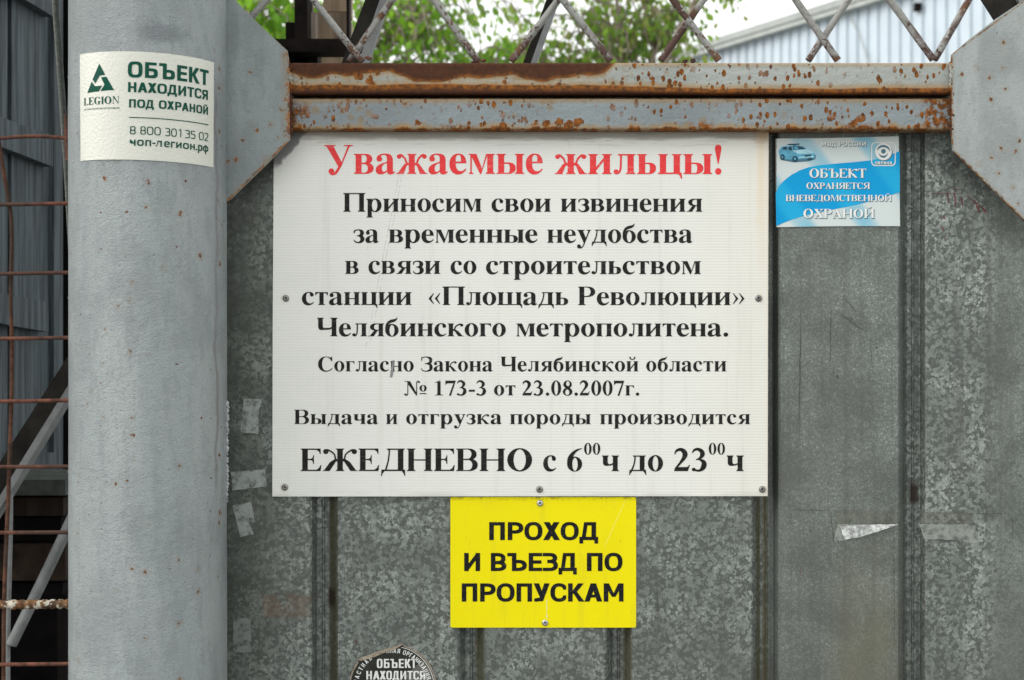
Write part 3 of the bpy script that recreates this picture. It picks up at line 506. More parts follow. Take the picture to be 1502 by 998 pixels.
def sans_glyph(ch, w=.62, s=.19, hs=None, n=2.3):
    """capital height 1; w letter width, s stem, n roundness of bowls (2 round, 6 square)"""
    hs = hs or s * .88
    R_ = _rect; low = ch.islower() and ch not in 'ъ'
    A = lambda *L: ('+', [p for q in L for p in (q if isinstance(q[0], list) else [q])])
    S = lambda *L: ('-', [p for q in L for p in (q if isinstance(q[0], list) else [q])])
    h = .74 if low else 1.0
    u = ch.upper()
    rg = lambda x0, y0, x1, y1: [A(_ell((x0 + x1) / 2, (y0 + y1) / 2, (x1 - x0) / 2, (y1 - y0) / 2, n)), S(_ell((x0 + x1) / 2, (y0 + y1) / 2, (x1 - x0) / 2 - s, (y1 - y0) / 2 - hs, n + .3))]
    D_ = lambda y0, y1, xr, x=0: [A(_D(x, x + (xr - x) * (.45 if n < 4 else .7), xr, y0, y1, n)), S(_D(x + s, x + (xr - x) * (.42 if n < 4 else .62), xr - s, y0 + hs, y1 - hs, n)), A(R_(x, y0, x + s, y1))]
    dg = lambda x0, y0, x1, y1, k=1.15: [(x0, y0), (x0 + s * k, y0), (x1 + s * k, y1), (x1, y1)]
    if u in 'О0':
        W_ = w * (1.16 if n < 4 else 1.0); return rg(0, -.01, W_, h + .01), W_
    if u == 'С': W_ = w * (1.02 if n < 4 else .96); r = rg(0, -.01, W_ * 1.12, h + .01); return r + [S(R_(W_ * .60 if n < 4 else W_ - s, hs + h * .16, W_ * 1.2, h * .84 - hs), R_(W_, -.1, W_ * 1.3, h * 1.1))], W_
    if u == 'П': return [A(R_(0, 0, s, h), R_(w - s, 0, w, h), R_(0, h - hs, w, h))], w
    if u == 'Ц': return [A(R_(0, 0, s, h), R_(w - s, 0, w, h), R_(0, 0, w + s * .6, hs), R_(w, -.19, w + s * .6, hs))], w + s * .6
    if u == 'Н': return [A(R_(0, 0, s, h), R_(w - s, 0, w, h), R_(0, h * .5 - hs / 2, w, h * .5 + hs / 2))], w
    if u in 'ИЙ':
        W_ = w * 1.04; g = [R_(0, 0, s, h), R_(W_ - s, 0, W_, h), [(s * .8, .0), (s * .8, s * 1.5), (W_ - s * .8, h), (W_ - s * .8, h - s * 1.5)]]
        if u == 'Й': g += _stroke([(W_ / 2 - .17, h + .22, s * .6), (W_ / 2 - .1, h + .12, s * .6), (W_ / 2, h + .09, s * .6), (W_ / 2 + .1, h + .12, s * .6), (W_ / 2 + .17, h + .22, s * .6)])
        return [A(g)], W_
    if u == 'Е': W_ = w * .88; return [A(R_(0, 0, s, h), R_(0, 0, W_, hs), R_(0, h - hs, W_, h), R_(0, h * .5 - hs / 2, W_ * .95, h * .5 + hs / 2))] if not low else rg(0, 0, w, h) + [S(R_(w * .5, hs, w * 1.1, h * .42)), A(R_(s * .5, h * .42, w, h * .42 + hs * .8))], W_ if not low else w
    if u == 'Т': W_ = w * .98; return [A(R_(W_ / 2 - s / 2, 0, W_ / 2 + s / 2, h), R_(0, h - hs, W_, h))], W_
    if u == 'Г': W_ = w * .75; return [A(R_(0, 0, s, h), R_(0, h - hs, W_, h))], W_
    if u == 'Р': 
        y0 = h * .36 if not low else 0
        return D_(y0, h, w) + [A(R_(0, 0 if not low else -.3, s, h))], w
    if u == 'Ь': return D_(0, h * .62, w) + [A(R_(0, 0, s, h))], w
    if u == 'Ъ': return D_(0, 1 * .62, w * 1.28, w * .3) + [A(R_(w * .3, 0, w * .3 + s, 1), R_(0, 1 - hs, w * .35, 1))], w * 1.28
    if u == 'Б': return D_(0, h * .62, w) + [A(R_(0, 0, s, h), R_(0, h - hs, w * .9, h))], w
    if u == 'В': return D_(0, h * .56, w * 1.02) + [A(_D(0, w * .45, w * .96, h * .56 - hs, h, n)), S(_D(s, w * .42, w * .96 - s * .95, h * .56, h - hs, n)), S(_D(s, w * .42, w * 1.02 - s, hs, h * .56 - hs, n)), A(R_(0, 0, s, h))], w * 1.02
    if u == 'Я': return _flip(D_(h * .38, h, w) + [A(R_(0, 0, s, h), [(w * .42, h * .45), (w * .42 + s, h * .45), (w * 1.04, 0), (w * 1.04 - s * 1.2, 0)])], w * 1.04), w * 1.04
    if u == 'Х': W_ = w * 1.08; k = s * 1.28; return [A([(0, 0), (k, 0), (W_ * .97, h), (W_ * .97 - k, h)], [(W_ * .03, h), (W_ * .03 + k, h), (W_, 0), (W_ - k, 0)])], W_
    if u == 'А':
        W_ = w * 1.14; k = s * 1.1
        return [A([(0, 0), (k, 0), (W_ / 2 + k * .55, h), (W_ / 2 - k * .55, h)], [(W_, 0), (W_ - k, 0), (W_ / 2 - k * .55, h), (W_ / 2 + k * .55, h)], R_(W_ * .24, h * .22, W_ * .76, h * .22 + hs * .9))], W_
    if u == 'Д' :
        W_ = w * 1.2; x0 = s * .75; x1 = W_ - s * .45
        return [A([(s * .5, hs * .5), (s * 1.35, hs * .5), (w * .30 + s * .85, h), (w * .30, h)], R_(x1 - s, 0, x1, h), R_(w * .3, h - hs, x1, h), R_(0, 0, W_, hs), R_(0, -.19, s * .82, hs), R_(W_ - s * .82, -.19, W_, hs))], W_
    if u == 'Л': W_ = w * 1.08; return [A([(0, 0), (s * .35, 0), (s * 1.1, h * .2), (w * .30 + s * .9, h), (w * .30, h), (w * .24, h * .3), (0, hs * .95)], R_(W_ - s, 0, W_, h), R_(w * .3, h - hs, W_, h))], W_
    if u == 'К': W_ = w * 1.04; k = s * 1.25; return [A(R_(0, 0, s, h), [(s, h * .42), (s, h * .60), (W_ * .97 - k, h), (W_ * .97, h), (s + k * .75, h * .53)], [(s * .95, h * .53), (s + k * .62, h * .60), (W_ * 1.02, 0), (W_ * 1.02 - k, 0)])], W_
    if u == 'У': W_ = w * 1.04; k = s * 1.2; return [A([(0, h), (k, h), (W_ * .62, h * .30), (W_ * .42, h * .18)], [(W_, h), (W_ - k, h), (W_ * .28, 0.02), (W_ * .28 + k * .9, 0.02)], [(W_ * .04, 0), (W_ * .30, 0), (W_ * .46, hs * .5), (W_ * .40, hs * 1.2), (W_ * .04, hs * .95)])], W_
    if u == 'М': W_ = w * 1.28; k = s * 1.15; return [A(R_(0, 0, s, h), R_(W_ - s, 0, W_, h), [(0, h), (k, h), (W_ / 2 + k / 3, h * .26), (W_ / 2 - k / 3, h * .26)], [(W_, h), (W_ - k, h), (W_ / 2 - k / 3, h * .26), (W_ / 2 + k / 3, h * .26)])], W_
    if u == 'Ч': return [A(R_(w - s, 0, w, h), R_(0, h * .5, s, h), R_(s * .4, h * .34, w, h * .34 + hs), _ell(s, h * .34 + hs, s, hs, 3))], w
    if u == 'Ф': W_ = w * 1.35; return rg(0, h * .02, W_, h * .98) + [A(R_(W_ / 2 - s / 2, -.3, W_ / 2 + s / 2, h * 1.12))], W_
    if u == 'З' or u == '3':
        m = h * .53
        return [A(_D(0, w * .48, w * .95, m - hs / 2, h, n), _D(0, w * .48, w, 0, m + hs / 2, n)), S(_D(-.1, w * .44, w * .95 - s, m + hs / 2, h - hs, n), _D(-.1, w * .44, w - s, hs, m - hs / 2, n)), S(_rect(-.1, hs, w * .30, h - hs))], w
    if u == '8': return rg(.02, h * .5 - hs / 2, w - .02, h) + [A(_ell(w / 2, (h * .5 + hs / 2) / 2, w / 2, (h * .5 + hs / 2) / 2, n)), S(_ell(w / 2, (h * .5 + hs / 2) / 2, w / 2 - s, (h * .5 + hs / 2) / 2 - hs, n), _ell(w / 2, (h * .75) , w / 2 - s - .02, h * .25 - hs, n))], w
    if u == '1': return [A(R_(w * .42, 0, w * .42 + s, h), [(0.05, h * .78), (w * .42 + s, h), (w * .42, h), (0.0, h * .86)])], w * .42 + s
    if u == '5': return [A(R_(0, h * .5, s, h), R_(0, h - hs, w * .95, h)), A(_D(0, w * .5, w, 0, h * .62, n)), S(_D(-.1, w * .45, w - s, hs, h * .62 - hs, n))], w
    if u == '2': return [A(_stroke([(0, h - hs / 2, hs), (w * .6, h - hs / 2, hs), (w * .9, h * .84, s), (w * .88, h * .62, s), (w * .5, h * .3, s), (s * .6, hs, s)]), R_(0, 0, w, hs))], w
    if ch == '.': return [A(R_(0, 0, s * 1.05, s * 1.05))], s * 1.05
    if ch == '-': return [A(R_(0, .30, w * .55, .30 + hs))], w * .55
    if ch == '*': return [A(_ell(.09, .45, .09, .09))], .18
    return None, .3

_GC = {}
def glyph_tris(key, ops):
    if key in _GC: return _GC[key]
    V, E = [], []
    for s, L in ops:
        for p in L:
            b = len(V); V += [Vector(q) for q in p]; E += [(b + i, b + (i + 1) % len(p)) for i in range(len(p))]
    r = delaunay_2d_cdt(V, E, [], 0, 1e-5 if max(abs(v.x) for v in V) < 5 else .01)
    vs, fs = r[0], r[2]
    def inside(x, y, p):
        c = False; j = len(p) - 1
        for i in range(len(p)):
            if (p[i][1] > y) != (p[j][1] > y) and x < (p[j][0] - p[i][0]) * (y - p[i][1]) / (p[j][1] - p[i][1]) + p[i][0]: c = not c
            j = i
        return c
    keep = []
    for f in fs:
        x = sum(vs[i][0] for i in f) / 3; y = sum(vs[i][1] for i in f) / 3; st = False
        for s, L in ops:
            if (s == '+') != st and any(inside(x, y, p) for p in L): st = s == '+'
        if st: keep.append(tuple(f))
    used = sorted({i for f in keep for i in f}); m = {a: b for b, a in enumerate(used)}
    _GC[key] = ([(vs[i][0], vs[i][1]) for i in used], [tuple(m[i] for i in f) for f in keep])
    return _GC[key]

def set_word(text, x0, x1, y, cap, kind='serif', track=0.0, **kw):
    """triangles of a word between x0 and x1 (ink to ink) with baseline y and capital height cap (y up)"""
    sc = cap / 662 if kind == 'serif' else cap
    items, x = [], 0.0
    for ch in text:
        if ch == ' ': x += (260 if kind == 'serif' else .34); continue
        ops, adv = serif_glyph(ch) if kind == 'serif' else sans_glyph(ch, **kw)
        if ops is None: continue
        T = glyph_tris((kind, ch, tuple(sorted(kw.items()))), ops)
        u = ch.upper()
        if kind == 'serif': items.append((T, x)); x += adv + track
        else:
            lb = 1.0 if u in 'ПРИЙНВЕКБЬМ1Г' else .35 if u in 'ОСФ0823З5ЧЪЯ' else .1
            rb = 1.0 if u in 'ПИЙНМЧЯЛЦ1' else .35 if u in 'ОРВЪЬБСФ03825З' else .1
            x += lb * track; items.append((T, x)); x += adv + rb * track
    lo = min(min(v[0] for v in T[0]) + px for T, px in items); hi = max(max(v[0] for v in T[0]) + px for T, px in items)
    k = (x1 - x0) / (hi - lo)
    V, F = [], []
    for T, px in items:
        b = len(V); V += [(x0 + (vx + px - lo) * k, y + vy * sc) for vx, vy in T[0]]; F += [tuple(b + i for i in f) for f in T[1]]
    return V, F

# ------------------------------------------------------------------ ground
tag(MB().add([(-60, -60, 0), (60, -60, 0), (60, 90, 0), (-60, 90, 0)], [(0, 1, 2, 3)]).build('ground', M['ground']), kind='structure')

# ------------------------------------------------------------------ gate: profiled sheets, rails, corner plates, lattice
gate = empty('metal_gate', (.15, 0, 0), 'grey metal gate of galvanised profiled sheets with rusty top rails and bar lattice', 'gate')
GR = GROOVES
DEP = .021
def profile(xa, xb):                                  # outline of the folded sheet seen from above
    P = [(xa, None)]
    for a, b in GR:
        g = ((a + b) / 2 - 751) / FPX * DEP * 914.7; m = (a + b) / 2 + g
        for X, d in ((a, 0), (a + 3, .0025), (a + 11 + g, DEP * .94), (a + 13 + g, DEP), (m - 2.5, DEP), (m - 1, DEP - .002), (m + .5, DEP - .002), (m + 2, DEP), (b - 13 + g, DEP), (b - 11 + g, DEP * .94), (b - 3, .0025), (b, 0)):
            if xa < X < xb: P.append((X, d))
    P.append((xb, None))
    def dep(X):
        for a, b in GR:
            if a <= X <= b:
                g = ((a + b) / 2 - 751) / FPX * DEP * 914.7; pts = [(a, 0), (a + 3, .0025), (a + 11 + g, DEP * .94), (a + 13 + g, DEP), (b - 13 + g, DEP), (b - 11 + g, DEP * .94), (b - 3, .0025), (b, 0)]
                for (p, d0), (q, d1) in zip(pts, pts[1:]):
                    if p <= X <= q: return d0 + (d1 - d0) * (X - p) / max(q - p, 1e-6)
        return 0
    return [(X2(X), dep(X) if d is None else d) for X, d in P]
cuts = [268, 467, 900, 1130.5, 1331, 1568]
for i in range(5):
    P = []
    base = profile(cuts[i] - (1.5 if i % 2 == 0 else 0), cuts[i + 1] + (1.5 if i % 2 == 0 else 0)); oy = -.0010 if i % 2 == 0 else 0
    for (xa, ya), (xb, yb) in zip(base, base[1:]):    # cut wide flats so that they can be dented a little
        n = max(1, int((xb - xa) / .02)); P += [(xa + (xb - xa) * j / n, ya + (yb - ya) * j / n) for j in range(n)]
    P.append(base[-1]); mb = MB(); V, F = [], []; nz_ = 46; z0, z1 = .06, Z2(128)
    for s in (0, 1):
        for j in range(nz_ + 1):
            z = z0 + (z1 - z0) * j / nz_
            for x, y in P: V.append((x, y + oy + .0008 * s + (.0012 * noise.noise(Vector((x * 9, z * 6, i))) if y < .001 else 0), z))
    n = len(P)
    for s in (0, 1):
        o = s * n * (nz_ + 1)
        for j in range(nz_):
            for q in range(n - 1):
                f = (o + j * n + q, o + j * n + q + 1, o + (j + 1) * n + q + 1, o + (j + 1) * n + q); F.append(f if s == 0 else f[::-1])
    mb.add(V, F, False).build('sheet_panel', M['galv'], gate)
mb = MB().box(X2(268), .032, .35, X2(1568), .062, .40, .004); mb.build('rear_rail', M['darksteel'], gate)
ZL0, ZL1 = Z2(190.5, -.034), Z2(144.5, -.034); ZU0, ZU1 = Z2(138, -.040), Z2(92, -.040)
M['rail_up'] = m_rail('rusty_upper_rail_paint', ZU0, ZU1, .62, .40, (.33, .355, .335), X2(893)); M['rail_lo'] = m_rail('lower_rail_paint', ZL0, ZL1, .03, .17, (.225, .26, .275), None, [(1345, 1400, .05, 1.1), (425, 456, .3, .8), (425, 440, .0, .5), (1010, 1040, -.1, .25), (640, 690, -.1, .12), (1230, 1300, -.1, .15)])
MB().box(X2(424.5, -.036), -.034, ZL0, X2(1396, -.036), .006, ZL1, .004).build('lower_rail', M['rail_lo'], gate)
MB().box(X2(427, -.042), -.040, ZU0, X2(1396, -.042), -.002, ZU1, .0045).build('upper_rail', M['rail_up'], gate)
def gusset_mat(name, lines, base):
    def ex(k, col):
        x, z = k.ax(0), k.ax(2); d = None
        for (ax_, az), (bx, bz), wd in lines:
            dx, dz = bx - ax_, bz - az; L = math.hypot(dx, dz); nx, nz2 = -dz / L, dx / L
            e = k.ma('ABSOLUTE', k.add(k.mul(k.sub(x, ax_), nx), k.mul(k.sub(z, az), nz2)))
            t = k.add(k.mul(k.sub(x, ax_), dx / L), k.mul(k.sub(z, az), dz / L)); inn = k.band(t, 0, L, .006)
            v = k.mul(k.ma('SUBTRACT', 1.0, k.ma('DIVIDE', e, wd, clamp=True)), inn); d = v if d is None else k.mx(d, v)
        f = k.ss(k.add(k.mul(d, .74), k.mul(k.sub(k.noise(150, 5, .7), .5), 1.9)), .55, .68)
        col = k.mix(k.mul(k.ss(d, .10, .8), .42), col, (.20, .15, .07)); return k.mix(f, col, k.mix(k.ss(k.noise(90, 4), .4, .6), (.085, .032, .010), (.26, .10, .018)))
    return m_paint(name, base, .20, .22, .40, rel=.35, extra=ex, dark=tuple(c * .72 for c in base), light=tuple(min(1, c * 1.25) for c in base))
GY = -.048
def zz(L): return [(X2(a, GY), Z2(b, GY)) for a, b in L]
Lp = [(330, -60), (330, -18), (345, 0), (368, 24), (392, 47), (421, 74), (424, 92), (425.5, 205), (392, 240), (340, 291), (330, 298)]
Rp = [(1396, 80), (1420, 59), (1462, 27), (1495, 5), (1530, -18), (1530, 350), (1502, 323), (1398, 221), (1396, 190)]
lp, rp = zz(Lp), zz(Rp)
M['gl'] = gusset_mat('left_plate_shaded_paint', [(zz([(330, -18)])[0], zz([(421, 74)])[0], .0035), (zz([(424, 74)])[0], zz([(425.5, 205)])[0], .022), (zz([(425, 205)])[0], zz([(330, 298)])[0], .006)], (.20, .232, .238))  # base darker than the right plate: shade from the post put into the paint
M['gr'] = gusset_mat('right_plate_paint', [(zz([(1396, 80)])[0], zz([(1530, -18)])[0], .003), (zz([(1396, 80)])[0], zz([(1396, 220)])[0], .006), (zz([(1398, 221)])[0], zz([(1530, 350)])[0], .006)], (.295, .325, .325))
MB().prism(lp, GY, GY + .006).build('corner_plate', M['gl'], gate); MB().prism(rp, GY, GY + .006).build('corner_plate', M['gr'], gate)
# weld beads where rails meet the plates
mb = MB()
for X, Ya, Yb in ((426, 94, 200), (1396, 92, 190)):
    for i in range(40):
        Y = Ya + (Yb - Ya) * i / 39; p = PX(X + random.uniform(-2.2, 2.2), Y, -.045); r = random.uniform(.0016, .0042)
        mb.tube([p + Vector((0, 0, -r)), p, p + Vector((0, 0, r))], [r * .5, r, r * .5], 7)
mb.build('weld_bead', M['rail_up'], gate, kind='stuff')
RODS = [((460, 0), (531, 91), -.030), ((575, 0), (513, 91), -.017), ((636, 0), (701, 90), -.030), ((820, 0), (749, 90), -.017), ((826, 0), (896, 90), -.030), ((1031, 0), (970, 89), -.017),
        ((987, 0), (1055, 89), -.030), ((1244, 0), (1186, 89), -.017), ((1167, 0), (1230, 89), -.030), ((1421, 0), (1371, 88), -.017), ((1305, 0), (1370, 88), -.030), ((391, 0), (345, 52), -.017)]
ZT = 2.62
for (a, b, y) in RODS:
    p0 = PX(*a, y); p1 = PX(*b, y); p1.z = max(p1.z, ZU1 - .002) if b[1] > 60 else p1.z; d = p0 - p1; top = p1 + d * ((ZT - p1.z) / d.z); top.z = ZT
    n = 40; sd_ = random.random() * 50; path = [p1.lerp(top, i / n) for i in range(n + 1)]
    path = [q + Vector((noise.noise(Vector((sd_, q.z * 9, 0))) * .0022, 0, 0)) for q in path]
    MB().tube(path, [.0056 + .0006 * noise.noise(Vector((sd_, i * .7, 3))) for i in range(n + 1)], 10).build('lattice_rod', M['rod'], gate)
MB().box(X2(300), -.045, ZT, X2(1560), -.005, ZT + .04, .004).build('head_rail', M['rail_lo'], gate)
for X, Y in ((703, 90), (1009, 90), (536, 86)):       # blobs of old weld on the rail top
    mb = MB(); p = PX(X, Y, -.03)
    for j in range(5): q = p + Vector((random.uniform(-.009, .009), 0, random.uniform(-.003, .002))); mb.tube([q - Vector((.004, 0, 0)), q, q + Vector((.004, 0, 0.001))], [.001, .0028, .001], 7)
    mb.build('weld_lump', M['rebar'], gate)

# ------------------------------------------------------------------ round steel post
POST_X, POST_Y, POST_R = -.5672, -.06, .1199
post = empty('steel_post', (POST_X, POST_Y, 0), 'thick round grey painted steel gate post with a cream sticker', 'gate post')
mb = MB(); n = 112; V, F = [], []; nzp = 90
for j in range(nzp + 1):
    z = 3.4 * j / nzp
    for i in range(n):
        a = 2 * math.pi * i / n; r = POST_R + .0009 * noise.noise(Vector((math.cos(a) * 3, math.sin(a) * 3, z * 5)))
        V.append((POST_X + r * math.cos(a), POST_Y + r * math.sin(a), z))
for j in range(nzp):
    for i in range(n): F.append((j * n + i, j * n + (i + 1) % n, (j + 1) * n + (i + 1) % n, (j + 1) * n + i))
mb.add(V, F, True); mb.add(V[-n:], [tuple(range(n))]); mb.build('tube', M['pole'], post)
mb = MB()
ang = math.atan2(.022, 1.0)
for i in range(34):
    Y = 588 + 142 * i / 33 + random.uniform(-2, 2); z = Z2(Y, 0); a = R(random.uniform(3, 9)); p = Vector((POST_X + POST_R * math.cos(a) + .0005, POST_Y + POST_R * math.sin(a), z)); r = random.uniform(.0015, .0042)
    mb.tube([p + Vector((0, 0, -r)), p, p + Vector((0, 0, r))], [r * .4, r, r * .4], 8)
mb.build('weld_bead', M['weld'], post, kind='stuff')
mb = MB()
for i in range(60):                                   # runs and pimples in the thick paint
    a = R(random.uniform(-165, -15)); z = random.uniform(1.0, 2.2); r = random.uniform(.0006, .0014); c = Vector((POST_X + POST_R * math.cos(a), POST_Y + POST_R * math.sin(a), z))
    mb.tube([c + Vector((0, 0, -r * 1.5)), c, c + Vector((0, 0, r))], [r * .3, r, r * .3], 7)
mb.build('paint_pimple', M['weld'], post, kind='stuff')

def cyl(X, Y, r=POST_R):                              # photograph point -> (arc length, height) on the post
    dx = (X - 751) / FPX; ox, oy = -POST_X, -CAMD - POST_Y
    A_ = dx * dx + 1; B_ = 2 * (ox * dx + oy); C_ = ox * ox + oy * oy - r * r
    t = (-B_ - math.sqrt(max(B_ * B_ - 4 * A_ * C_, 0))) / (2 * A_)
    return (math.atan2(oy + t, ox + dx * t) + math.pi / 2) * r, ZC - (Y - 499) * t / FPX
def wrap(u, z, off): a = u / POST_R - math.pi / 2; return (POST_X + (POST_R + off) * math.cos(a), POST_Y + (POST_R + off) * math.sin(a), z)

# ------------------------------------------------------------------ lettering on flat and round grounds
def flat_word(mb, text, xa, xb, base, cap, y, kind='serif', **kw):
    V, F = set_word(text, X2(xa, y), X2(xb, y), Z2(base, y), cap * (CAMD + y) / FPX, kind, **kw)
    mb.add([(a, y, b) for a, b in V], F)
def screw(parent, X, Y, y, dark, r=.0053):
    c = PX(X, Y, y); mb = MB(); prof = [(r, 0), (r, .0008), (r * .86, .0017), (r * .55, .0024), (r * .34, .0026), (r * .30, .0012), (0.0001, .0011)]; n = 20; V, F = [], []
    for q, d in prof:
        for i in range(n): a = 2 * math.pi * i / n; V.append((c.x + q * math.cos(a), y - d, c.z + q * math.sin(a)))
    for j in range(len(prof) - 1):
        for i in range(n): F.append((j * n + i, j * n + (i + 1) % n, (j + 1) * n + (i + 1) % n, (j + 1) * n + i))
    s = mb.add(V, F, True).build('screw', M['screw' if dark else 'zinc'], parent)
    s['_b'] = tuple(parent.location)
    V = [(c.x + r * .30 * math.cos(a), y - .0016, c.z + r * .30 * math.sin(a)) for a in [math.pi / 3 * i for i in range(6)]]
    MB().add(V, [tuple(range(6))]).build('recess', M['screwdark'], s)
    del s['_b']

SY = -.0085                                            # face of the big board
sg = empty('information_board', PX(762, 728, -.003), 'large white board with red and black Russian notice about metro station works', 'notice board')
pts = [(401.5, 222), (426, 199), (426, 187), (1127.5, 187), (1126.5, 500), (1126, 728), (399.5, 728.5), (400, 480)]
MB().prism([(X2(a, SY), Z2(b, SY)) for a, b in pts], SY, -.0035).build('board', M['white'], sg)
T0 = SY - .0004
LINES = [('red', [('Уважаемые', 475.6, 796.1, 255.3, 42.3), ('жильцы!', 813.3, 1058.2, 255.6, 42.3)]),
 ('black', [('Приносим', 503.6, 706.3, 310.8, 27.4), ('свои', 721, 807.9, 310.8, 27.4), ('извинения', 822.5, 1030, 310.8, 27.4)]),
 ('black', [('за', 518.5, 555.5, 356.2, 27.6), ('временные', 570.3, 788.3, 356.2, 27.6), ('неудобства', 802.7, 1015.5, 356.3, 27.6)]),
 ('black', [('в', 506.3, 526, 402, 27.4), ('связи', 540.5, 645.7, 402, 27.4), ('со', 660.9, 698.7, 402, 27.4), ('строительством', 712.9, 1028, 402.3, 27.4)]),
 ('black', [('станции', 442.9, 603.6, 447.6, 27.2), ('«Площадь', 628.5, 833.4, 447.7, 27.2), ('Революции»', 847.9, 1092.1, 447.8, 27.2)]),
 ('black', [('Челябинского', 465.1, 741.9, 493.5, 27.2), ('метрополитена.', 757.1, 1068.1, 493.6, 27.2)]),
 ('black', [('Согласно', 466.6, 606.9, 545, 21.6), ('Закона', 617.6, 722.5, 545, 21.6), ('Челябинской', 734.6, 936.4, 545, 21.6), ('области', 947.8, 1065.3, 545, 21.6)]),
 ('black', [('№', 592.9, 625.8, 580.2, 21), ('173-3', 637.9, 712.9, 580.2, 21.2), ('от', 724.6, 756, 580.2, 21.2), ('23.08.2007г.', 766.3, 937.6, 580.3, 21.2)]),
 ('black', [('Выдача', 431.7, 554.5, 622.3, 21), ('и', 566.4, 582.9, 622.3, 21), ('отгрузка', 595.7, 735.8, 622.3, 21), ('породы', 748.1, 866.5, 622.4, 21), ('производится', 880.3, 1100.2, 622.4, 21)]),
 ('black', [('ЕЖЕДНЕВНО', 441, 780.5, 691.2, 33), ('с', 796.8, 815.9, 691.3, 33), ('6', 831.8, 853.9, 691.3, 32.4), ('00', 856.7, 880.5, 667, 16.6), ('ч', 882.8, 908, 691.3, 33), ('до', 922.7, 972.5, 691.3, 33),
   ('23', 988.8, 1036.6, 691.3, 32.4), ('00', 1039.6, 1063.4, 667, 16.6), ('ч', 1065.8, 1090.9, 691.3, 33)])]
for mat, words in LINES:
    mb = MB()
    for t, a, b, yb, cap in words: flat_word(mb, t, a, b, yb, cap, T0, track=14 if mat == 'black' and cap < 23 else 0)
    mb.build('lettering', M[mat], sg)
for X, Y in ((419.5, 438), (1112.5, 438), (418, 715), (791.5, 718), (1118, 718)): screw(sg, X, Y, SY, True)
mb = MB(); mb.prism([(X2(a, T0), Z2(b, T0)) for a, b in ((572, 553), (576, 528), (578, 529), (577, 545), (575.5, 553), (573, 554))], T0 - .0005, T0 - .0001); mb.build('paint_smudge', M['bluegrey'] if 'bluegrey' in M else M['brace'], sg)

YY = -.0046
ys = empty('entry_sign', PX(797, 921, -.003), 'yellow sign with black letters screwed below the big white board', 'sign')
def rrect(x0, y0, x1, y1, r, n=5):
    P = []
    for cx, cy, a0 in ((x1 - r, y0 + r, -90), (x1 - r, y1 - r, 0), (x0 + r, y1 - r, 90), (x0 + r, y0 + r, 180)):
        for i in range(n + 1): a = R(a0 + 90 * i / n); P.append((cx + r * math.cos(a), cy + r * math.sin(a)))
    return P
MB().prism([(X2(a, YY), Z2(b, YY)) for a, b in rrect(660.6, 729.3, 933, 920.8, 2.5)], YY, -.0016).build('board', M['yellow'], ys)
for words in ([('ПРОХОД', 717.6, 877.3, 792.5, 26.4)], [('И', 680.9, 704.2, 837.9, 26.6), ('ВЪЕЗД', 720, 846, 837.9, 26.6), ('ПО', 860.9, 913.1, 837.9, 26.6)], [('ПРОПУСКАМ', 677.3, 914.6, 882.7, 26.8)]):
    mb = MB()
    for t, a, b, yb, cap in words: flat_word(mb, t, a, b, yb, cap, YY - .0004, 'sans', w=.80, s=.235, hs=.185, n=2.3, track=.075)
    mb.build('lettering', M['tblack'], ys)
for X, Y in ((792, 738.3), (799.5, 913.7)): screw(ys, X, Y, YY, False, .0052)

# ------------------------------------------------------------------ blue guard sticker on the sheet
def m_blue():
    k = NT('blue_white_sticker'); x, z = k.ax(0), k.ax(2)
    w = k.ss(k.noise(1, 2, .4, v=k.vec(14, 14, 9, off=(3, 0, 1))), .40, .62); diag = k.ma('SINE', k.add(k.mul(x, 62.0), k.mul(z, 48.0)))
    c = k.mix(k.mul(k.ss(diag, .0, 1.0), .8), (.56, .63, .63), (.13, .43, .58)); c = k.mix(k.mul(w, .3), c, (.60, .65, .64))
    e = k.mx(k.ss(x, X2(1141), X2(1137.5)), k.ss(z, Z2(207), Z2(201))); d = k.mul(k.ss(k.add(e, k.sub(k.noise(170, 4, .65), .5)), .55, .8), k.ss(x, X2(1250), X2(1160)))
    c = k.mix(d, c, (.14, .13, .12)); ed = k.mx(k.mul(k.ss(z, Z2(204), Z2(201)), .6), k.ss(x, X2(1318), X2(1321))); c = k.mix(k.mul(k.ss(k.add(ed, k.sub(k.noise(200, 3), .5)), .6, .8), .7), c, (.3, .3, .27))
    return k.done(c, .35, 0, spec=.2)
def m_cyan():
    k = NT('cyan_band_print'); x = k.ax(0); z = k.ax(2); diag = k.ma('SINE', k.add(k.mul(x, 62.0), k.mul(z, 48.0)))
    c = k.mix(k.mul(k.ss(diag, -.2, 1), .55), (.0, .30, .62), (.02, .42, .68)); return k.done(c, .35, 0, spec=.15)
M['blue'], M['cyan'] = m_blue(), m_cyan(); M['bluegrey'] = m_plain('blue_grey_smudge', (.13, .17, .20), .5); M['pwhite'] = m_plain('white_print', (.70, .72, .70), .35, 0, .03); M['pshadow'] = m_plain('dark_teal_print', (.04, .13, .19), .4, 0, .05); M['cary'] = m_plain('teal_car_print', (.07, .34, .50), .35, 0, .2, 120); M['carl'] = m_plain('pale_car_print', (.34, .60, .70), .35, 0, .1, 120); M['card'] = m_plain('dark_car_print', (.015, .06, .09), .4)
BY = -.0022
bs = empty('guard_sticker', PX(1229, 333, BY), 'blue and white security sticker with a small car, right of the white board', 'sticker')
def bz(L, y): return [(X2(a, y), Z2(b, y)) for a, b in L]
nX, nY = 20, 12; V, F = [], []
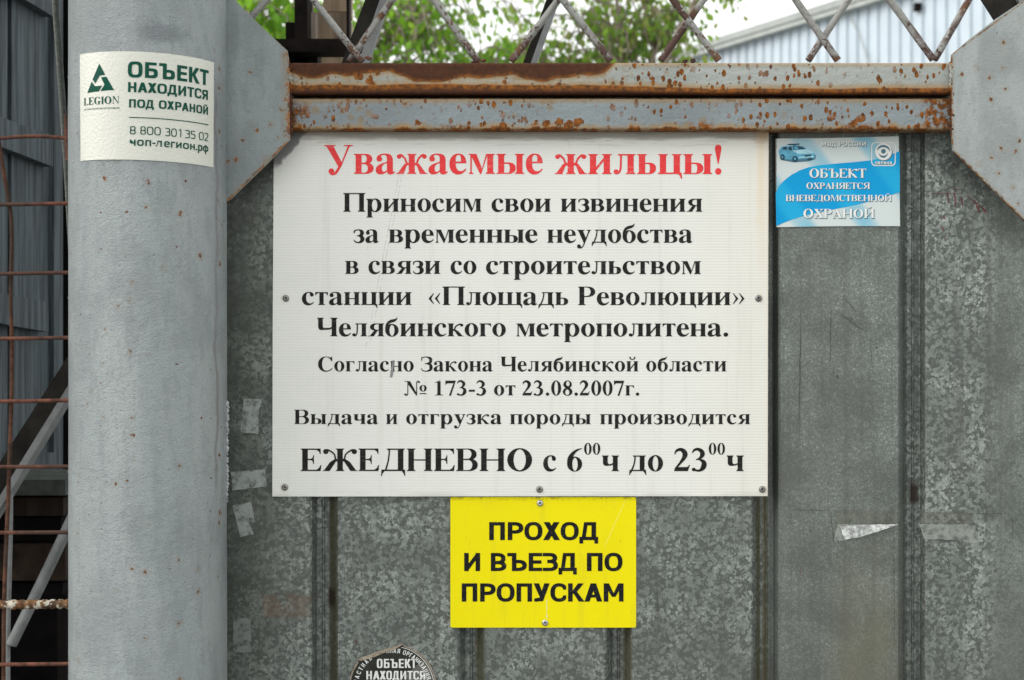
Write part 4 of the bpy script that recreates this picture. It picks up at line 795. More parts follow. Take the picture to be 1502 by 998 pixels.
for s in (0, 1):
    for j in range(nY + 1):
        for i in range(nX + 1):
            u, v = i / nX, j / nY; X = (1137.2 * (1 - v) + 1138.5 * v) * (1 - u) + (1318.5 * (1 - v) + 1320.5 * v) * u; Y = (203.5 * (1 - u) + 200 * u) * (1 - v) + (333.5 * (1 - u) + 332 * u) * v
            Y += 1.6 * math.sin(math.pi * u) * (v * 2 - 1) * -.4; p = PX(X, Y, BY); p.y = BY + .0005 * s + .0016 * max(0, abs(u - .5) * 2 - .93) / .07 * .7; V.append(p)
for s in (0, 1):
    o = s * (nX + 1) * (nY + 1)
    for j in range(nY):
        for i in range(nX): a = o + j * (nX + 1) + i; f = (a, a + nX + 1, a + nX + 2, a + 1); F.append(f if s == 0 else f[::-1])
MB().add(V, F, True).build('sticker_sheet', M['blue'], bs)
def ops_mesh(name, mat, ops, y, parent, X0=0, Y0=0):  # ops given in photograph pixels
    T = glyph_tris((name, X0, Y0, y, random.random()), [(s, [[(a / 100, b / 100) for a, b in p] for p in L]) for s, L in ops])
    return MB().add([(X2(a * 100 + X0, y), y, Z2(b * 100 + Y0, y)) for a, b in T[0]], [f[::-1] for f in T[1]]).build(name, mat, parent)
q = lambda L: [(1120 + a / 6.655, 190 + b / 6.655) for a, b in L]
band = q([(118, 622), (150, 555), (200, 500), (270, 445), (350, 402), (440, 370), (550, 350), (700, 335), (900, 318), (1050, 302), (1160, 275), (1250, 245), (1328, 212), (1330, 610), (1220, 652), (1100, 684), (1000, 712), (900, 738), (750, 768), (600, 798), (480, 822), (380, 848), (280, 880), (190, 915), (124, 942)])
ops_mesh('printed_band', M['cyan'], [('+', [band])], BY - .0003, bs)
WD = [('МВД', 1204.9, 1226.2, 214.8, 6.4, 'sans'), ('РОССИИ', 1230.4, 1270, 214.4, 6.4, 'sans'), ('ОБЪЕКТ', 1187.2, 1270.7, 260.9, 13.2, 'serif'), ('ОХРАНЯЕТСЯ', 1182.8, 1275.8, 277.2, 9, 'serif'), ('ВНЕВЕДОМСТВЕННОЙ', 1152.6, 1307.5, 295.2, 9, 'serif'), ('ОХРАНОЙ', 1178.3, 1282.3, 320, 13.3, 'serif'), ('ОХРАНА', 1283.3, 1308.6, 241.4, 4.3, 'sans')]
for mat, dx, dy in (('pshadow', .9, 1.0), ('pwhite', 0, 0)):
    for t, a, b, yb, cap, kd in WD:
        mb = MB(); kw = {} if kd == 'serif' else dict(w=.7, s=.21, n=2.4, track=.12)
        flat_word(mb, t, a + dx, b + dx, yb + dy, cap, BY - (.0009 if mat == 'pwhite' else .0006), kd, **kw); mb.build('lettering', M[mat], bs)
rr0 = rrect(1277.8, 208.8, 1313.8, 243.8, 6); rr1 = rrect(1279.2, 210.2, 1312.4, 242.4, 5)
ops_mesh('emblem_frame', M['pwhite'], [('+', [rr0]), ('-', [rr1])], BY - .0008, bs)
cx, cy = 1295.8, 222.8
ops_mesh('emblem_shadow', M['pshadow'], [('+', [_ell(cx + 1, cy + 1.2, 12.6, 12.6)])], BY - .0006, bs)
e_ = lambda L: [(1270 + a / 19.96, 200 + b_ / 19.96) for a, b_ in L]
ops_mesh('emblem_disc', M['pwhite'], [('+', [_ell(cx, cy, 12.3, 12.6, k=40)]), ('-', [e_([(322, 465), (328, 390), (360, 320), (430, 270), (520, 255), (600, 275), (670, 325), (708, 400), (710, 455), (688, 440), (655, 380), (590, 335), (510, 322), (430, 338), (375, 375), (345, 420)])]),
  ('-', [e_([(382, 488), (405, 530), (445, 562), (515, 575), (590, 555), (625, 520), (642, 488), (640, 540), (605, 590), (555, 632), (480, 635), (425, 600), (390, 545)])]), ('-', [_ell(1295.8, 222.3, 3.5, 3.5)])], BY - .0009, bs)
ops_mesh('car_shadow', M['pshadow'], [('+', [q([(165, 275), (200, 305), (300, 322), (440, 312), (505, 290), (510, 250), (480, 240), (300, 280)])])], BY - .0005, bs)
ops_mesh('car_body', M['cary'], [('+', [q([(152, 235), (150, 205), (175, 170), (215, 152), (270, 148), (345, 158), (390, 170), (430, 195), (470, 210), (492, 232), (498, 262), (490, 285), (340, 292), (330, 300), (200, 290), (160, 262)])])], BY - .0007, bs)
ops_mesh('car_highlight', M['carl'], [('+', [q([(280, 205), (420, 192), (468, 210), (490, 232), (420, 240), (330, 238)])]), ('+', [q([(180, 168), (215, 154), (270, 150), (300, 160), (240, 166)])]), ('+', [q([(345, 268), (490, 258), (488, 270), (350, 280)])])], BY - .0008, bs)
ops_mesh('car_windows', M['card'], [('+', [q([(178, 196), (195, 170), (232, 168), (228, 200)]), q([(240, 200), (245, 168), (270, 166), (284, 208)])]), ('+', [q([(296, 205), (282, 164), (345, 164), (382, 172), (412, 194)])]), ('-', [q([(302, 198), (292, 170), (330, 170), (345, 198)])]),
         ('+', [_ell(*q([(185, 272)])[0], 3.4, 4.3), _ell(*q([(308, 288)])[0], 4.2, 4.4), _ell(*q([(455, 290)])[0], 4.4, 1.6)]), ('-', [_ell(*q([(306, 288)])[0], 1.8, 2.3), _ell(*q([(183, 272)])[0], 1.4, 2)]), ('+', [q([(235, 142), (350, 138), (352, 148), (290, 156), (236, 154)])]), ('+', [q([(400, 252), (465, 246), (465, 262), (402, 268)])])], BY - .0010, bs)

# ------------------------------------------------------------------ round torn sticker at the bottom
RY = -.0020
rs = empty('round_sticker', PX(576, 1072, RY), 'dark round security sticker with torn edge below the yellow sign', 'sticker')
M['olive'] = m_plain('dark_olive_vinyl', (.030, .031, .026), .4, 0, .25, 60); M['greyv'] = m_plain('grey_vinyl', (.11, .11, .10), .45, 0, .15, 60); M['tan'] = m_plain('torn_paper_edge', (.27, .23, .18), .8, 0, .3, 150)
def circ(r, a0=0, a1=360, k=48): return _ell(576, 1009, r, r, a0=a0, a1=a1, k=k)
chord = [(523, 966.5), (541, 961), (560, 953.5), (575, 949.5), (590, 944.0)]
out = [p for p in circ(64.2, 0, 360, 90) if not (p[1] < 968 and p[0] < 592)]
i0 = max(range(len(out)), key=lambda i: math.hypot(out[i][0] - out[i - 1][0], out[i][1] - out[i - 1][1]))
out = out[i0:] + out[:i0]
if out[-1][0] < out[0][0]: out = out + chord
else: out = out + chord[::-1]
inner = [((x - 576) * .965 + 576, (y - 1009) * .965 + 1009) for x, y in out]
ops_mesh('vinyl_rim', M['tan'], [('+', [out])], RY, rs); ops_mesh('vinyl_face', M['olive'], [('+', [inner])], RY - .0003, rs)
ops_mesh('rim_line', M['pwhite'], [('+', [_ell(576, 1009, 61.0, 61.0, a0=-78, a1=60, k=60) + _ell(576, 1009, 60.2, 60.2, a0=60, a1=-78, k=60)])], RY - .0005, rs)
ops_mesh('printed_panel', M['greyv'], [('+', [[(611, 976), (623, 968), (632, 985), (635, 1010), (600, 1010), (596, 990)]]), ('-', [_ell(576, 1009, 44, 1)])], RY - .0004, rs)
V_ = [(523, 966.5), (541, 961), (560, 953.5), (575, 949.5), (590, 944.0), (588, 947.5), (578, 953.5), (563, 958), (545, 965.5), (528, 970)]
MB().prism(bz(V_, RY - .002), RY - .0025, RY - .0008).build('torn_edge', M['tan'], rs)
mb = MB(); flat_word(mb, 'ОБЪЕКТ', 552.8, 611, 980, 13.2, RY - .0007, 'sans', w=.50, s=.165, n=4, track=.09); mb.build('lettering', M['pwhite'], rs)
mb = MB(); flat_word(mb, 'НАХОДИТСЯ', 537.3, 623.9, 997.0, 12.6, RY - .0007, 'sans', w=.50, s=.165, n=4, track=.09); mb.build('lettering', M['pwhite'], rs)
def arc_text(text, a0, a1, rad, h, skip=()):
    mb = MB(); items, x = [], 0
    for ch in text:
        if ch == ' ': x += .45; continue
        ops, adv = sans_glyph(ch, w=.58, s=.17, n=2.6); items.append((ch, glyph_tris(('arc', ch), ops), x, adv)); x += adv + .13
    tot = x
    for ch, T, px, adv in items:
        if px / tot < skip[0] if skip else False: pass
        aa = R(a0 + (a1 - a0) * (px + adv / 2) / tot)
        if skip and skip[0] < (px + adv / 2) / tot < skip[1]: continue
        V = []
        for vx, vy in T[0]:
            lx, ly = (vx - adv / 2) * h, vy * h + rad; X = 576 + ly * math.sin(aa) + lx * math.cos(aa); Y = 1009 - ly * math.cos(aa) + lx * math.sin(aa); V.append(PX(X, Y, RY - .0007))
        mb.add(V, T[1])
    mb.build('lettering', M['pwhite'], rs)
arc_text('*ЧАСТНАЯ', -86, -34, 51.2, 6.6)
arc_text('ННАЯ ОРГАНИЗАЦИЯ', -10, 78, 51.2, 6.6)

# ------------------------------------------------------------------ cream sticker wrapped round the post
ps = empty('post_sticker', (POST_X, POST_Y - POST_R, Z2(240)), 'cream sticker with green lettering and triangle emblem wrapped round the post', 'sticker')
cor = [cyl(118, 80.5), cyl(313, 92), cyl(312.3, 246), cyl(119, 236.5)]
def bil(u, v): a, b, c, d = cor; return tuple((a[i] * (1 - u) + b[i] * u) * (1 - v) + (d[i] * (1 - u) + c[i] * u) * v for i in (0, 1))
V, F = [], []; nu, nv = 44, 14
for s in (0, 1):
    for j in range(nv + 1):
        for i in range(nu + 1):
            u_, v_ = i / nu, j / nv; cr_ = 0; a = bil(u_, v_); V.append(wrap(a[0], a[1], (.0010 if s == 0 else .0004) + .00025 * noise.noise(Vector((u_ * 14, v_ * 10, 0)))))
for s in (0, 1):
    o = s * (nu + 1) * (nv + 1)
    for j in range(nv):
        for i in range(nu): a = o + j * (nu + 1) + i; f = (a, a + nu + 1, a + nu + 2, a + 1); F.append(f if s == 0 else f[::-1])
MB().add(V, F, True).build('sticker_sheet', M['cream'], ps)
tilt = math.atan2(cor[1][1] - cor[0][1], cor[1][0] - cor[0][0])
def on_post(T, xa, Ya, xb, capx, name='lettering', frac=None):
    """T(x0,x1,y,cap) laid from the photo point (xa,Ya) to the arc position of xb, along the sticker's tilt"""
    a = cyl(xa, Ya); b = cyl(xb, Ya); L = (b[0] - a[0]) / math.cos(tilt); cap = capx * 2.16 / FPX
    V, F = T(L, cap); c, s_ = math.cos(tilt), math.sin(tilt)
    return MB().add([wrap(a[0] + x * c - y * s_, a[1] + x * s_ + y * c, .0016) for x, y in V], F).build(name, M['green'], ps)
bold = dict(w=.70, s=.215, hs=.18, n=3.2, track=.10); thin = dict(w=.62, s=.12, n=3.2, track=.16)
for txt, xa, Ya, xb, cap, kw in [('ОБЪЕКТ', 187.8, 113.8, 304.8, 22.5, bold), ('НАХОДИТСЯ', 188.2, 135.5, 303.8, 14.2, bold), ('ПОД', 189.6, 158.2, 225.6, 11.9, bold), ('ОХРАНОЙ', 232.8, 159.6, 304, 11.9, bold),
        ('8', 190.8, 197.3, 199.2, 11.6, thin), ('800', 205.8, 197.6, 235.6, 11.6, thin), ('301', 242.2, 199.8, 265.3, 11.6, thin), ('35', 271, 202.6, 285.8, 11.6, thin), ('02', 291, 205.3, 304.4, 11.6, thin), ('чоп-легион.рф', 190.8, 213.9, 304.4, 11.6, dict(w=.64, s=.18, n=3.2, track=.12))]:
    on_post(lambda L, c, t=txt, k=kw: set_word(t, 0, L, 0, c, 'sans', **k), xa, Ya, xb, cap)
on_post(lambda L, c: set_word('LEGION', 0, L, 0, c, 'serif', track=40), 124.4, 155.2, 175.1, 10.6)
on_post(lambda L, c: set_word('ЧАСТНАЯ ОХРАННАЯ ОРГАНИЗАЦИЯ', 0, L, 0, c, 'sans', w=.6, s=.13, n=3, track=.12), 124.6, 162.6, 175.8, 2.3)
on_post(lambda L, c: ([(0, 0), (L, 0), (L, .0016), (0, .0016)], [(0, 1, 2, 3)]) if False else ([(L * i / 30, y) for i in range(31) for y in (0, .0013)], [(2 * i, 2 * i + 2, 2 * i + 3, 2 * i + 1) for i in range(30)]), 189.5, 173.3, 304.8, 5, 'ruled_line')
BL = [[(312, 103), (413, 297), (318, 308), (242, 445), (198, 376)], [(182, 415), (237, 492), (357, 483), (303, 582), (107, 608)], [(340, 340), (432, 328), (562, 558), (332, 578), (400, 465)]]
for P in BL:                                            # three bent blades of the triangle
    V = [wrap(*cyl(120 + a_ / 11.74, 85 + b_ / 11.74), .0016) for a_, b_ in P]; T = glyph_tris(('blade', P[0]), [('+', [[(a_, b_) for a_, b_ in P]])])
    MB().add([wrap(*cyl(120 + a_ / 11.74, 85 + b_ / 11.74), .0016) for a_, b_ in T[0]], [q_[::-1] for q_ in T[1]]).build('emblem_blade', M['green'], ps)

# ------------------------------------------------------------------ tape remnants
def m_tape(name, c, clear, amt=.5):
    k = NT(name); f = k.noise(85, 5, .7); col = k.mix(k.ss(f, .42, .66), c, tuple(v * .45 for v in c)); col = k.mix(k.mul(k.specks(150, .10, .2, .05), .6), col, (.08, .08, .075))
    m = k.done(col, .5, 0, k.bump(k.noise(90, 4), .4, .002)); k.put(k.b.inputs['Alpha'], k.lerp(k.ss(f, .70, .58), clear, amt)); return m
M['tape'] = m_tape('dirty_tape', (.27, .30, .28), .55, .92); M['tape2'] = m_tape('faint_tape', (.17, .19, .18), .35, .85); M['film'] = m_tape('clear_tape', (.27, .30, .27), .50, .85); M['filmw'] = m_plain('crumpled_white_tape', (.46, .48, .47), .25, 0, .5, 130, 1.0, bscale=140); M['resid'] = m_tape('glue_residue', (.20, .205, .165), .12, .36)
GRP = 'tape remnants left on the gate sheets'
def tape(L, mat, label, group=GRP, y=-.0022, th=.0003):
    P = []
    for i, (a, b) in enumerate(L):
        c, d = L[(i + 1) % len(L)]; n = max(1, int(math.hypot(c - a, d - b) / 6))
        for j in range(n): t = j / n; P.append((a + (c - a) * t + (random.uniform(-.5, .5) if j else 0), b + (d - b) * t + (random.uniform(-.5, .5) if j else 0)))
    p = PX(sum(a for a, b in L) / len(L), max(b for a, b in L), y)
    T = glyph_tris(('tape', random.random()), [('+', [[(a / 100, b / 100) for a, b in P]])])
    return MB().add([(X2(a * 100, y), y + .0006 * noise.noise(Vector((a * 8, b * 8, 0))), Z2(b * 100, y)) for a, b in T[0]], [f[::-1] for f in T[1]]).build('tape_scrap', M[mat], None, p, label=label, cat='tape', group=group)
tape([(358, 585), (383, 586), (384, 593), (380, 600), (379, 637), (353, 634), (355, 608)], 'tape', 'upright grey tape scrap between post and white board, highest of the four')
tape([(338, 692), (389, 689), (391, 713), (341, 720)], 'tape', 'wide level tape scrap beside the lower left corner of the white board')
tape([(341, 742), (368, 736), (374, 766), (366, 768), (372, 784), (352, 788)], 'tape', 'tilted torn tape scrap just below the white board corner')
tape([(342, 906), (368, 907), (369, 957), (342, 957)], 'tape2', 'faint upright tape scrap near the bottom beside the post')
tape([(1223, 747), (1316, 749), (1316, 768), (1226, 769)], 'resid', 'brownish glue strip above the crumpled white tape')
tape([(1228, 769), (1318, 770), (1282, 782), (1240, 793), (1223, 795)], 'film', 'clear tape strip under the crumpled white flap')
tape([(1239, 792), (1231, 772), (1270, 770), (1318, 769), (1296, 777), (1262, 788)], 'filmw', 'crumpled white triangular tape flap on the middle sheet', y=-.0034)
tape([(1350, 751), (1426, 753), (1428, 770), (1350, 768)], 'resid', 'brownish glue strip above the clear tape on the right sheet')
tape([(1348, 769), (1431, 770), (1433, 798), (1400, 792), (1356, 791)], 'film', 'clear wavy tape strip on the right sheet near the fold')
# fine dark edges left by older tape, red scuffs
M['scr'] = m_plain('dark_scratch', (.060, .060, .054), .7); M['redscuff'] = m_plain('dark_red_scuff', (.13, .022, .028), .7, 0, .3, 200)
def scratches(name, mat, segs, y=-.0019):
    mb = MB()
    for (xa, ya, xb, yb, w) in segs:
        w *= .62; dx, dy = xb - xa, yb - ya; L = math.hypot(dx, dy); nx, ny = -dy / L * w / 2, dx / L * w / 2; n = max(2, int(L / 4)); V = []
        for i in range(n + 1):
            t = i / n; j = random.uniform(-.35, .35) * min(w, 1.2); k = math.sin(math.pi * min(max(t, .04), .96)) ** .5
            V += [PX(xa + dx * t + nx * k + j, ya + dy * t + ny * k, y), PX(xa + dx * t - nx * k + j, ya + dy * t - ny * k, y)]
        mb.add(V, [(2 * i, 2 * i + 1, 2 * i + 3, 2 * i + 2) for i in range(n)])
    mb.build(name, M[mat], gate, kind='stuff')
scratches('scratch', 'scr', [(1160, 748, 1222, 749, 1.0), (1160, 749, 1160, 772, .8), (1218, 749, 1223, 794, 1.2), (1218, 793, 1240, 793, .9), (1354, 752, 1484, 754, .9), (1484, 754, 1486, 798, .7), (1219, 449, 1218, 540, 1.2), (1240, 438, 1256, 458, 1.3), (1230, 458, 1265, 484, 1.4), (1277, 498, 1279, 540, .9), (1168, 380, 1176, 388, 1.0), (1170, 372, 1182, 384, .8), (1308, 520, 1309, 650, .7), (1146, 420, 1150, 450, .8), (1293, 617, 1316, 617, .7), (1260, 475, 1310, 478, .6), (1311, 744, 1312, 980, .8), (1175, 455, 1172, 640, 1.4), (963, 852, 966, 910, 1.0), (1461, 770, 1466, 775, .8)])
scratches('red_scuff', 'redscuff', [(1362, 284, 1410, 284, 1.3), (1396, 278, 1415, 278, 1.2), (1390, 282, 1392, 300, 2.6), (1400, 283, 1402, 303, 2.8), (1410, 288, 1412, 304, 2.6), (1418, 287, 1450, 312, 2.4), (1432, 300, 1436, 312, 4), (1440, 304, 1446, 313, 4), (1384, 315, 1386, 322, 3), (1381, 331, 1385, 340, 2.4), (1385, 347, 1386, 351, 2), (1360, 252, 1363, 262, 1.4), (1174, 835, 1175, 841, 1.6), (522, 935, 522, 946, 1.6), (1364, 532, 1365, 538, 1.6), (697, 944, 698, 949, 1.6), (755, 933, 756, 937, 1.6), (798, 931, 799, 934, 1.4), (997, 970, 998, 973, 1.6), (930, 983, 931, 990, 1.6), (1232, 955, 1233, 961, 1.2), (1355, 885, 1356, 892, 1.4)])
# flies of mud: small dark spots on the open sheet

# ------------------------------------------------------------------ bar mesh left of the post, with cable and braces behind it
fen = empty('bar_mesh_fence', (-.83, POST_Y, 0), 'rusty welded reinforcing bar mesh left of the grey post', 'fence')
def ppath(L, y, n=10): 
    S = _spl([(a, b, 0) for a, b in L], n); return [PX(a, b, y) for a, b, _ in S]
for L, r, m in [([(-120, 206), (-30, 205), (0, 203), (40, 200.5), (75, 201), (104, 204)], .0031, 'rebar'), ([(-120, 301), (0, 300.5), (104, 298.5)], .0031, 'rebar'), ([(-120, 404), (0, 402), (104, 400)], .0031, 'rebar'), ([(-120, 498), (0, 497), (104, 495.5)], .0031, 'rebar'),
                ([(-120, 590), (0, 589), (104, 587.5)], .0031, 'rebar'), ([(-120, 685), (0, 685), (104, 684.5)], .0031, 'rebar'), ([(-120, 782), (0, 781.5), (104, 781)], .0031, 'rebar'), ([(-120, 976), (0, 975), (104, 974)], .0031, 'rebar'), ([(-120, 1070), (104, 1070)], .0031, 'rebar')]:
    MB().tube(ppath(L, -.066), r, 9).build('cross_bar', M[m], fen)
def ribbed(L, y, r, rib, step, m, nm='upright_bar'):
    P = ppath(L, y, 40); D = [0]
    for a, b in zip(P, P[1:]): D.append(D[-1] + (b - a).length)
    n = int(D[-1] / step * 4); Q, Rr = [], []; j = 0
    for i in range(n + 1):
        d = D[-1] * i / n
        while j < len(D) - 2 and D[j + 1] < d: j += 1
        Q.append(P[j].lerp(P[j + 1], (d - D[j]) / max(D[j + 1] - D[j], 1e-9))); Rr.append(r + (rib if i % 4 in (1, 2) else 0))
    return MB().tube(Q, Rr, 9).build(nm, M[m], fen)
ribbed([(-8, 180), (-2, 208), (2, 232), (7, 262), (12, 290), (16.5, 320), (17.5, 360), (16.5, 400), (16, 440), (17.5, 500), (17.5, 560), (16, 620), (13.5, 690), (11.5, 750), (8, 830), (6, 900), (5.5, 960), (5, 1060)], -.058, .0028, .0009, .0034, 'rebar2')
ribbed([(97, 168), (98, 200), (100, 236)], -.074, .0032, .0008, .0034, 'rebar')
ribbed([(-120, 888), (-30, 887), (20, 887), (60, 886.5), (104, 886)], -.058, .0066, .0014, .012, 'thick', 'thick_bar')
cab = empty('wire_rope', PX(98, 262, .02), 'dark twisted steel wire rope hanging beside the left of the post', 'cable')
cp = ppath([(74, -260), (79, -90), (81, 0), (85, 60), (90, 130), (95, 200), (99, 262), (106, 380)], .03, 14)
for s in range(6):
    P, acc = [], 0; Q = []
    tot = sum((b - a).length for a, b in zip(cp, cp[1:])); n = 200; D = [0]
    for a, b in zip(cp, cp[1:]): D.append(D[-1] + (b - a).length)
    j = 0
    for i in range(n + 1):
        d = tot * i / n
        while j < len(D) - 2 and D[j + 1] < d: j += 1
        c = cp[j].lerp(cp[j + 1], (d - D[j]) / max(D[j + 1] - D[j], 1e-9)); a = d / .036 * 2 * math.pi + s * math.pi / 3; P.append(c + Vector((math.cos(a), math.sin(a), 0)) * .0037)
    MB().tube(P, .0021, 6).build('strand', M['cable'], cab)
frm = empty('brace_frame', (-.80, .22, 0), 'grey angle iron and tube braces behind the rusty bar mesh', 'brace')
def slab(name, L, y0, y1, m, par): MB().prism(bz(L, y0), y0, y1).build(name, M[m], par)
slab('angle_iron', [(150, 444), (150, 484), (-500, 1532), (-500, 1457)], .23, .235, 'braceshade', frm)  # dark side of the angle: shade put into the colour
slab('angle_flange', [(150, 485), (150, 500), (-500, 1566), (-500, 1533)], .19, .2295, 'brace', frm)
MB().tube(ppath([(118, 735), (98, 777), (60, 857), (17, 945)], .20, 4), .0098, 16).build('brace_tube', M['brace'], frm)
MB().tube(ppath([(14.5, 702), (15, 760), (13, 850), (11, 940), (11, 1100)], .205, 4), .0050, 10).build('upright_tube', M['brace'], frm)
MB().box(-.86, .2, 0, -.60, .26, .06).build('foot_beam', M['darksteel'], frm)

# old panelled wooden door leaf, standing edge-on to the gate at the left
DX = -1.0
wd = empty('wooden_door', (DX, .6, 0), 'old blue grey wooden panelled door leaf seen through the bar mesh', 'door')
def DP(X, Y, x=DX):                                    # point of the photograph on the plane of the door
    t = x / ((X - 751) / FPX); return (t - CAMD, ZC - (Y - 499) * t / FPX)
def dslab(name, L, x0, x1, m='wood'):
    P = [DP(a, b, x1) for a, b in L]; n = len(P); V = [(x1, y, z) for y, z in P] + [(x0, y, z) for y, z in P]
    MB().add(V, [tuple(range(n)), tuple(range(2 * n - 1, n - 1, -1))] + [(i, n + i, n + (i + 1) % n, (i + 1) % n) for i in range(n)]).build(name, M[m], wd)
def rx(X, x=DX): return DP(X, 499, x)[0]
def dbox(name, Xa, Xb, z0, z1, th, m='wood'):
    MB().box(DX - .02, rx(Xa, DX + th), z0, DX + th, rx(Xb, DX + th), z1).build(name, M[m], wd)
MB().box(DX - .06, rx(-150), 1.24, DX - .021, rx(93), 2.9).build('backing', M['gapwood'], wd)
for Xa, Xb in ((-70, -24), (-20, 11), (17, 72)): dbox('board', Xa, Xb, 1.27, 2.85, .0)
dbox('stile', 79.5, 92.5, 1.20, 2.9, .012)
dslab('top_rail', [(-60, -68), (-60, -22), (36, -1), (79, 25), (79, -30), (36, -55)], DX, DX + .022)
dslab('middle_rail', [(-60, 140), (0, 171), (30, 183), (78, 199), (78, 245), (30, 226), (0, 215), (-60, 185)], DX, DX + .022)
dslab('lower_rail', [(-60, 420), (0, 430), (71, 444), (71, 487), (28, 480), (0, 474), (-60, 466)], DX, DX + .022)
dslab('bottom_rail', [(-60, 650), (0, 664), (80, 664), (80, 706), (-60, 710)], DX, DX + .022)
# low trestle of old boards and a rusty channel below the door
tr = empty('board_trestle', (-.92, .48, 0), 'dark stack of old boards and rusty channel low behind the bar mesh', 'trestle')
def cb(name, Xa, Xb, Ya, Yb, y0, y1, m): MB().box(X2(Xa, y0), y0, Z2(Yb, y0), X2(Xb, y0), y1, Z2(Ya, y0)).build(name, M[m], tr)
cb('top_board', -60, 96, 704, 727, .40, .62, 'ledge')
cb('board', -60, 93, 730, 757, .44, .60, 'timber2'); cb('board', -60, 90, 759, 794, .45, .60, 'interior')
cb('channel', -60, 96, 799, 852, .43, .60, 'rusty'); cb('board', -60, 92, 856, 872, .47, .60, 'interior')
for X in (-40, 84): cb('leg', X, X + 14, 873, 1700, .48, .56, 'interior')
# shed behind, added to keep the left side dark
sh = empty('shading_shed', (-2.2, 1.6, 0), 'dark shed behind the bar mesh, its unseen roof added to keep the left side dark', 'shed')
MB().box(-3.6, 2.2, 0, -.98, 2.3, 3.0).build('rear_wall', M['interior'], sh); MB().box(-3.6, .0, 0, -3.5, 2.2, 3.0).build('side_wall', M['interior'], sh)  # near-black walls: darkness of the recess put into their colour
MB().box(-3.7, -.05, 3.0, -.90, 2.4, 3.06).build('roof', M['interior'], sh); MB().box(-1.10, 1.5, 0, -.98, 2.2, 3.0).build('corner_wall', M['interior'], sh)  # roof is out of view, added to keep light off the left side

# ------------------------------------------------------------------ dark steel and timber behind the gate top
st = empty('steel_trestle', PX(460, 92, 1.0), 'dark brown steel frame behind the left end of the gate top', 'steel frame')
st.location.z = 0
def sb(par, name, Xa, Xb, Ya, Yb, y0, y1, m): MB().box(X2(Xa, y0), y0, Z2(Yb, y0), X2(Xb, y0), y1, Z2(Ya, y0)).build(name, M[m], par)
sb(st, 'upright', 432, 451, -60, 1900, 1.00, 1.08, 'darksteel'); sb(st, 'flange', 419, 431.5, 33, 1900, 1.04, 1.10, 'darksteel'); sb(st, 'cross_beam', 392, 516, 57, 76, .93, .995, 'darksteel'); sb(st, 'dark_fill', 400, 466, 77, 130, 1.0, 1.06, 'darksteel')  # last block stands in for the darkness under the cross beam
sb(st, 'thin_upright', 508, 512.5, -60, 60, 1.10, 1.14, 'darksteel'); sb(st, 'side_upright', 451.5, 463, 18, 1900, 1.06, 1.10, 'bark')
tb = empty('timber_post', PX(485, 92, 1.15), 'pale weathered square timber post behind the dark steel frame', 'timber post'); tb.location.z = 0
MB().box(X2(464, 1.15), 1.15, 0, X2(508, 1.15), 1.30, Z2(18, 1.15)).build('lower_board', M['timber'], tb); MB().box(X2(474, 1.20), 1.20, Z2(17, 1.2), X2(511, 1.20), 1.30, 3.0).build('upper_board', M['timber'], tb)
sb(tb, 'grey_board', 450, 458, -60, 18, 1.12, 1.15, 'bark')
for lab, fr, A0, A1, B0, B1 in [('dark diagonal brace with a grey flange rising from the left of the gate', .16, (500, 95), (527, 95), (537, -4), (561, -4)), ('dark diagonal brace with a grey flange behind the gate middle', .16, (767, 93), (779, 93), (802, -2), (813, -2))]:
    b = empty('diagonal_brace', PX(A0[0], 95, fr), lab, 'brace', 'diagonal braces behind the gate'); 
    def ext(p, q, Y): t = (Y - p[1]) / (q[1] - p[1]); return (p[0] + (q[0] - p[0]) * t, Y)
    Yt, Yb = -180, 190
    L = [ext(A0, B0, Yb), ext(A1, B1, Yb), ext(A1, B1, Yt), ext(A0, B0, Yt)]; MB().prism(bz(L, fr), fr, fr + .006).build('dark_flange', M['braceshade'], b)  # dark flange beside the grey one: shaded and lit sides put into the colours
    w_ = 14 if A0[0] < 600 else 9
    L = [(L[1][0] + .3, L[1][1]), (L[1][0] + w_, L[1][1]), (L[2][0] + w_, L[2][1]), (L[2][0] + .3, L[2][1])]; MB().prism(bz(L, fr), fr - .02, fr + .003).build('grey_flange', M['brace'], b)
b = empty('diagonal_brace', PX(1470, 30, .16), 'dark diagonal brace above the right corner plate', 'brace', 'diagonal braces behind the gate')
MB().prism(bz([(1400, -60), (1437, -5), (1462, 34), (1540, 160), (1585, 160), (1490, -5), (1455, -60)], .16), .16, .166).build('dark_flange', M['braceshade'], b); MB().prism(bz([(1455.5, -60), (1490.5, -5), (1585.5, 160), (1600, 160), (1502, -5), (1468, -60)], .15), .15, .19).build('grey_flange', M['brace'], b)  # again shaded and lit sides in the flange colours

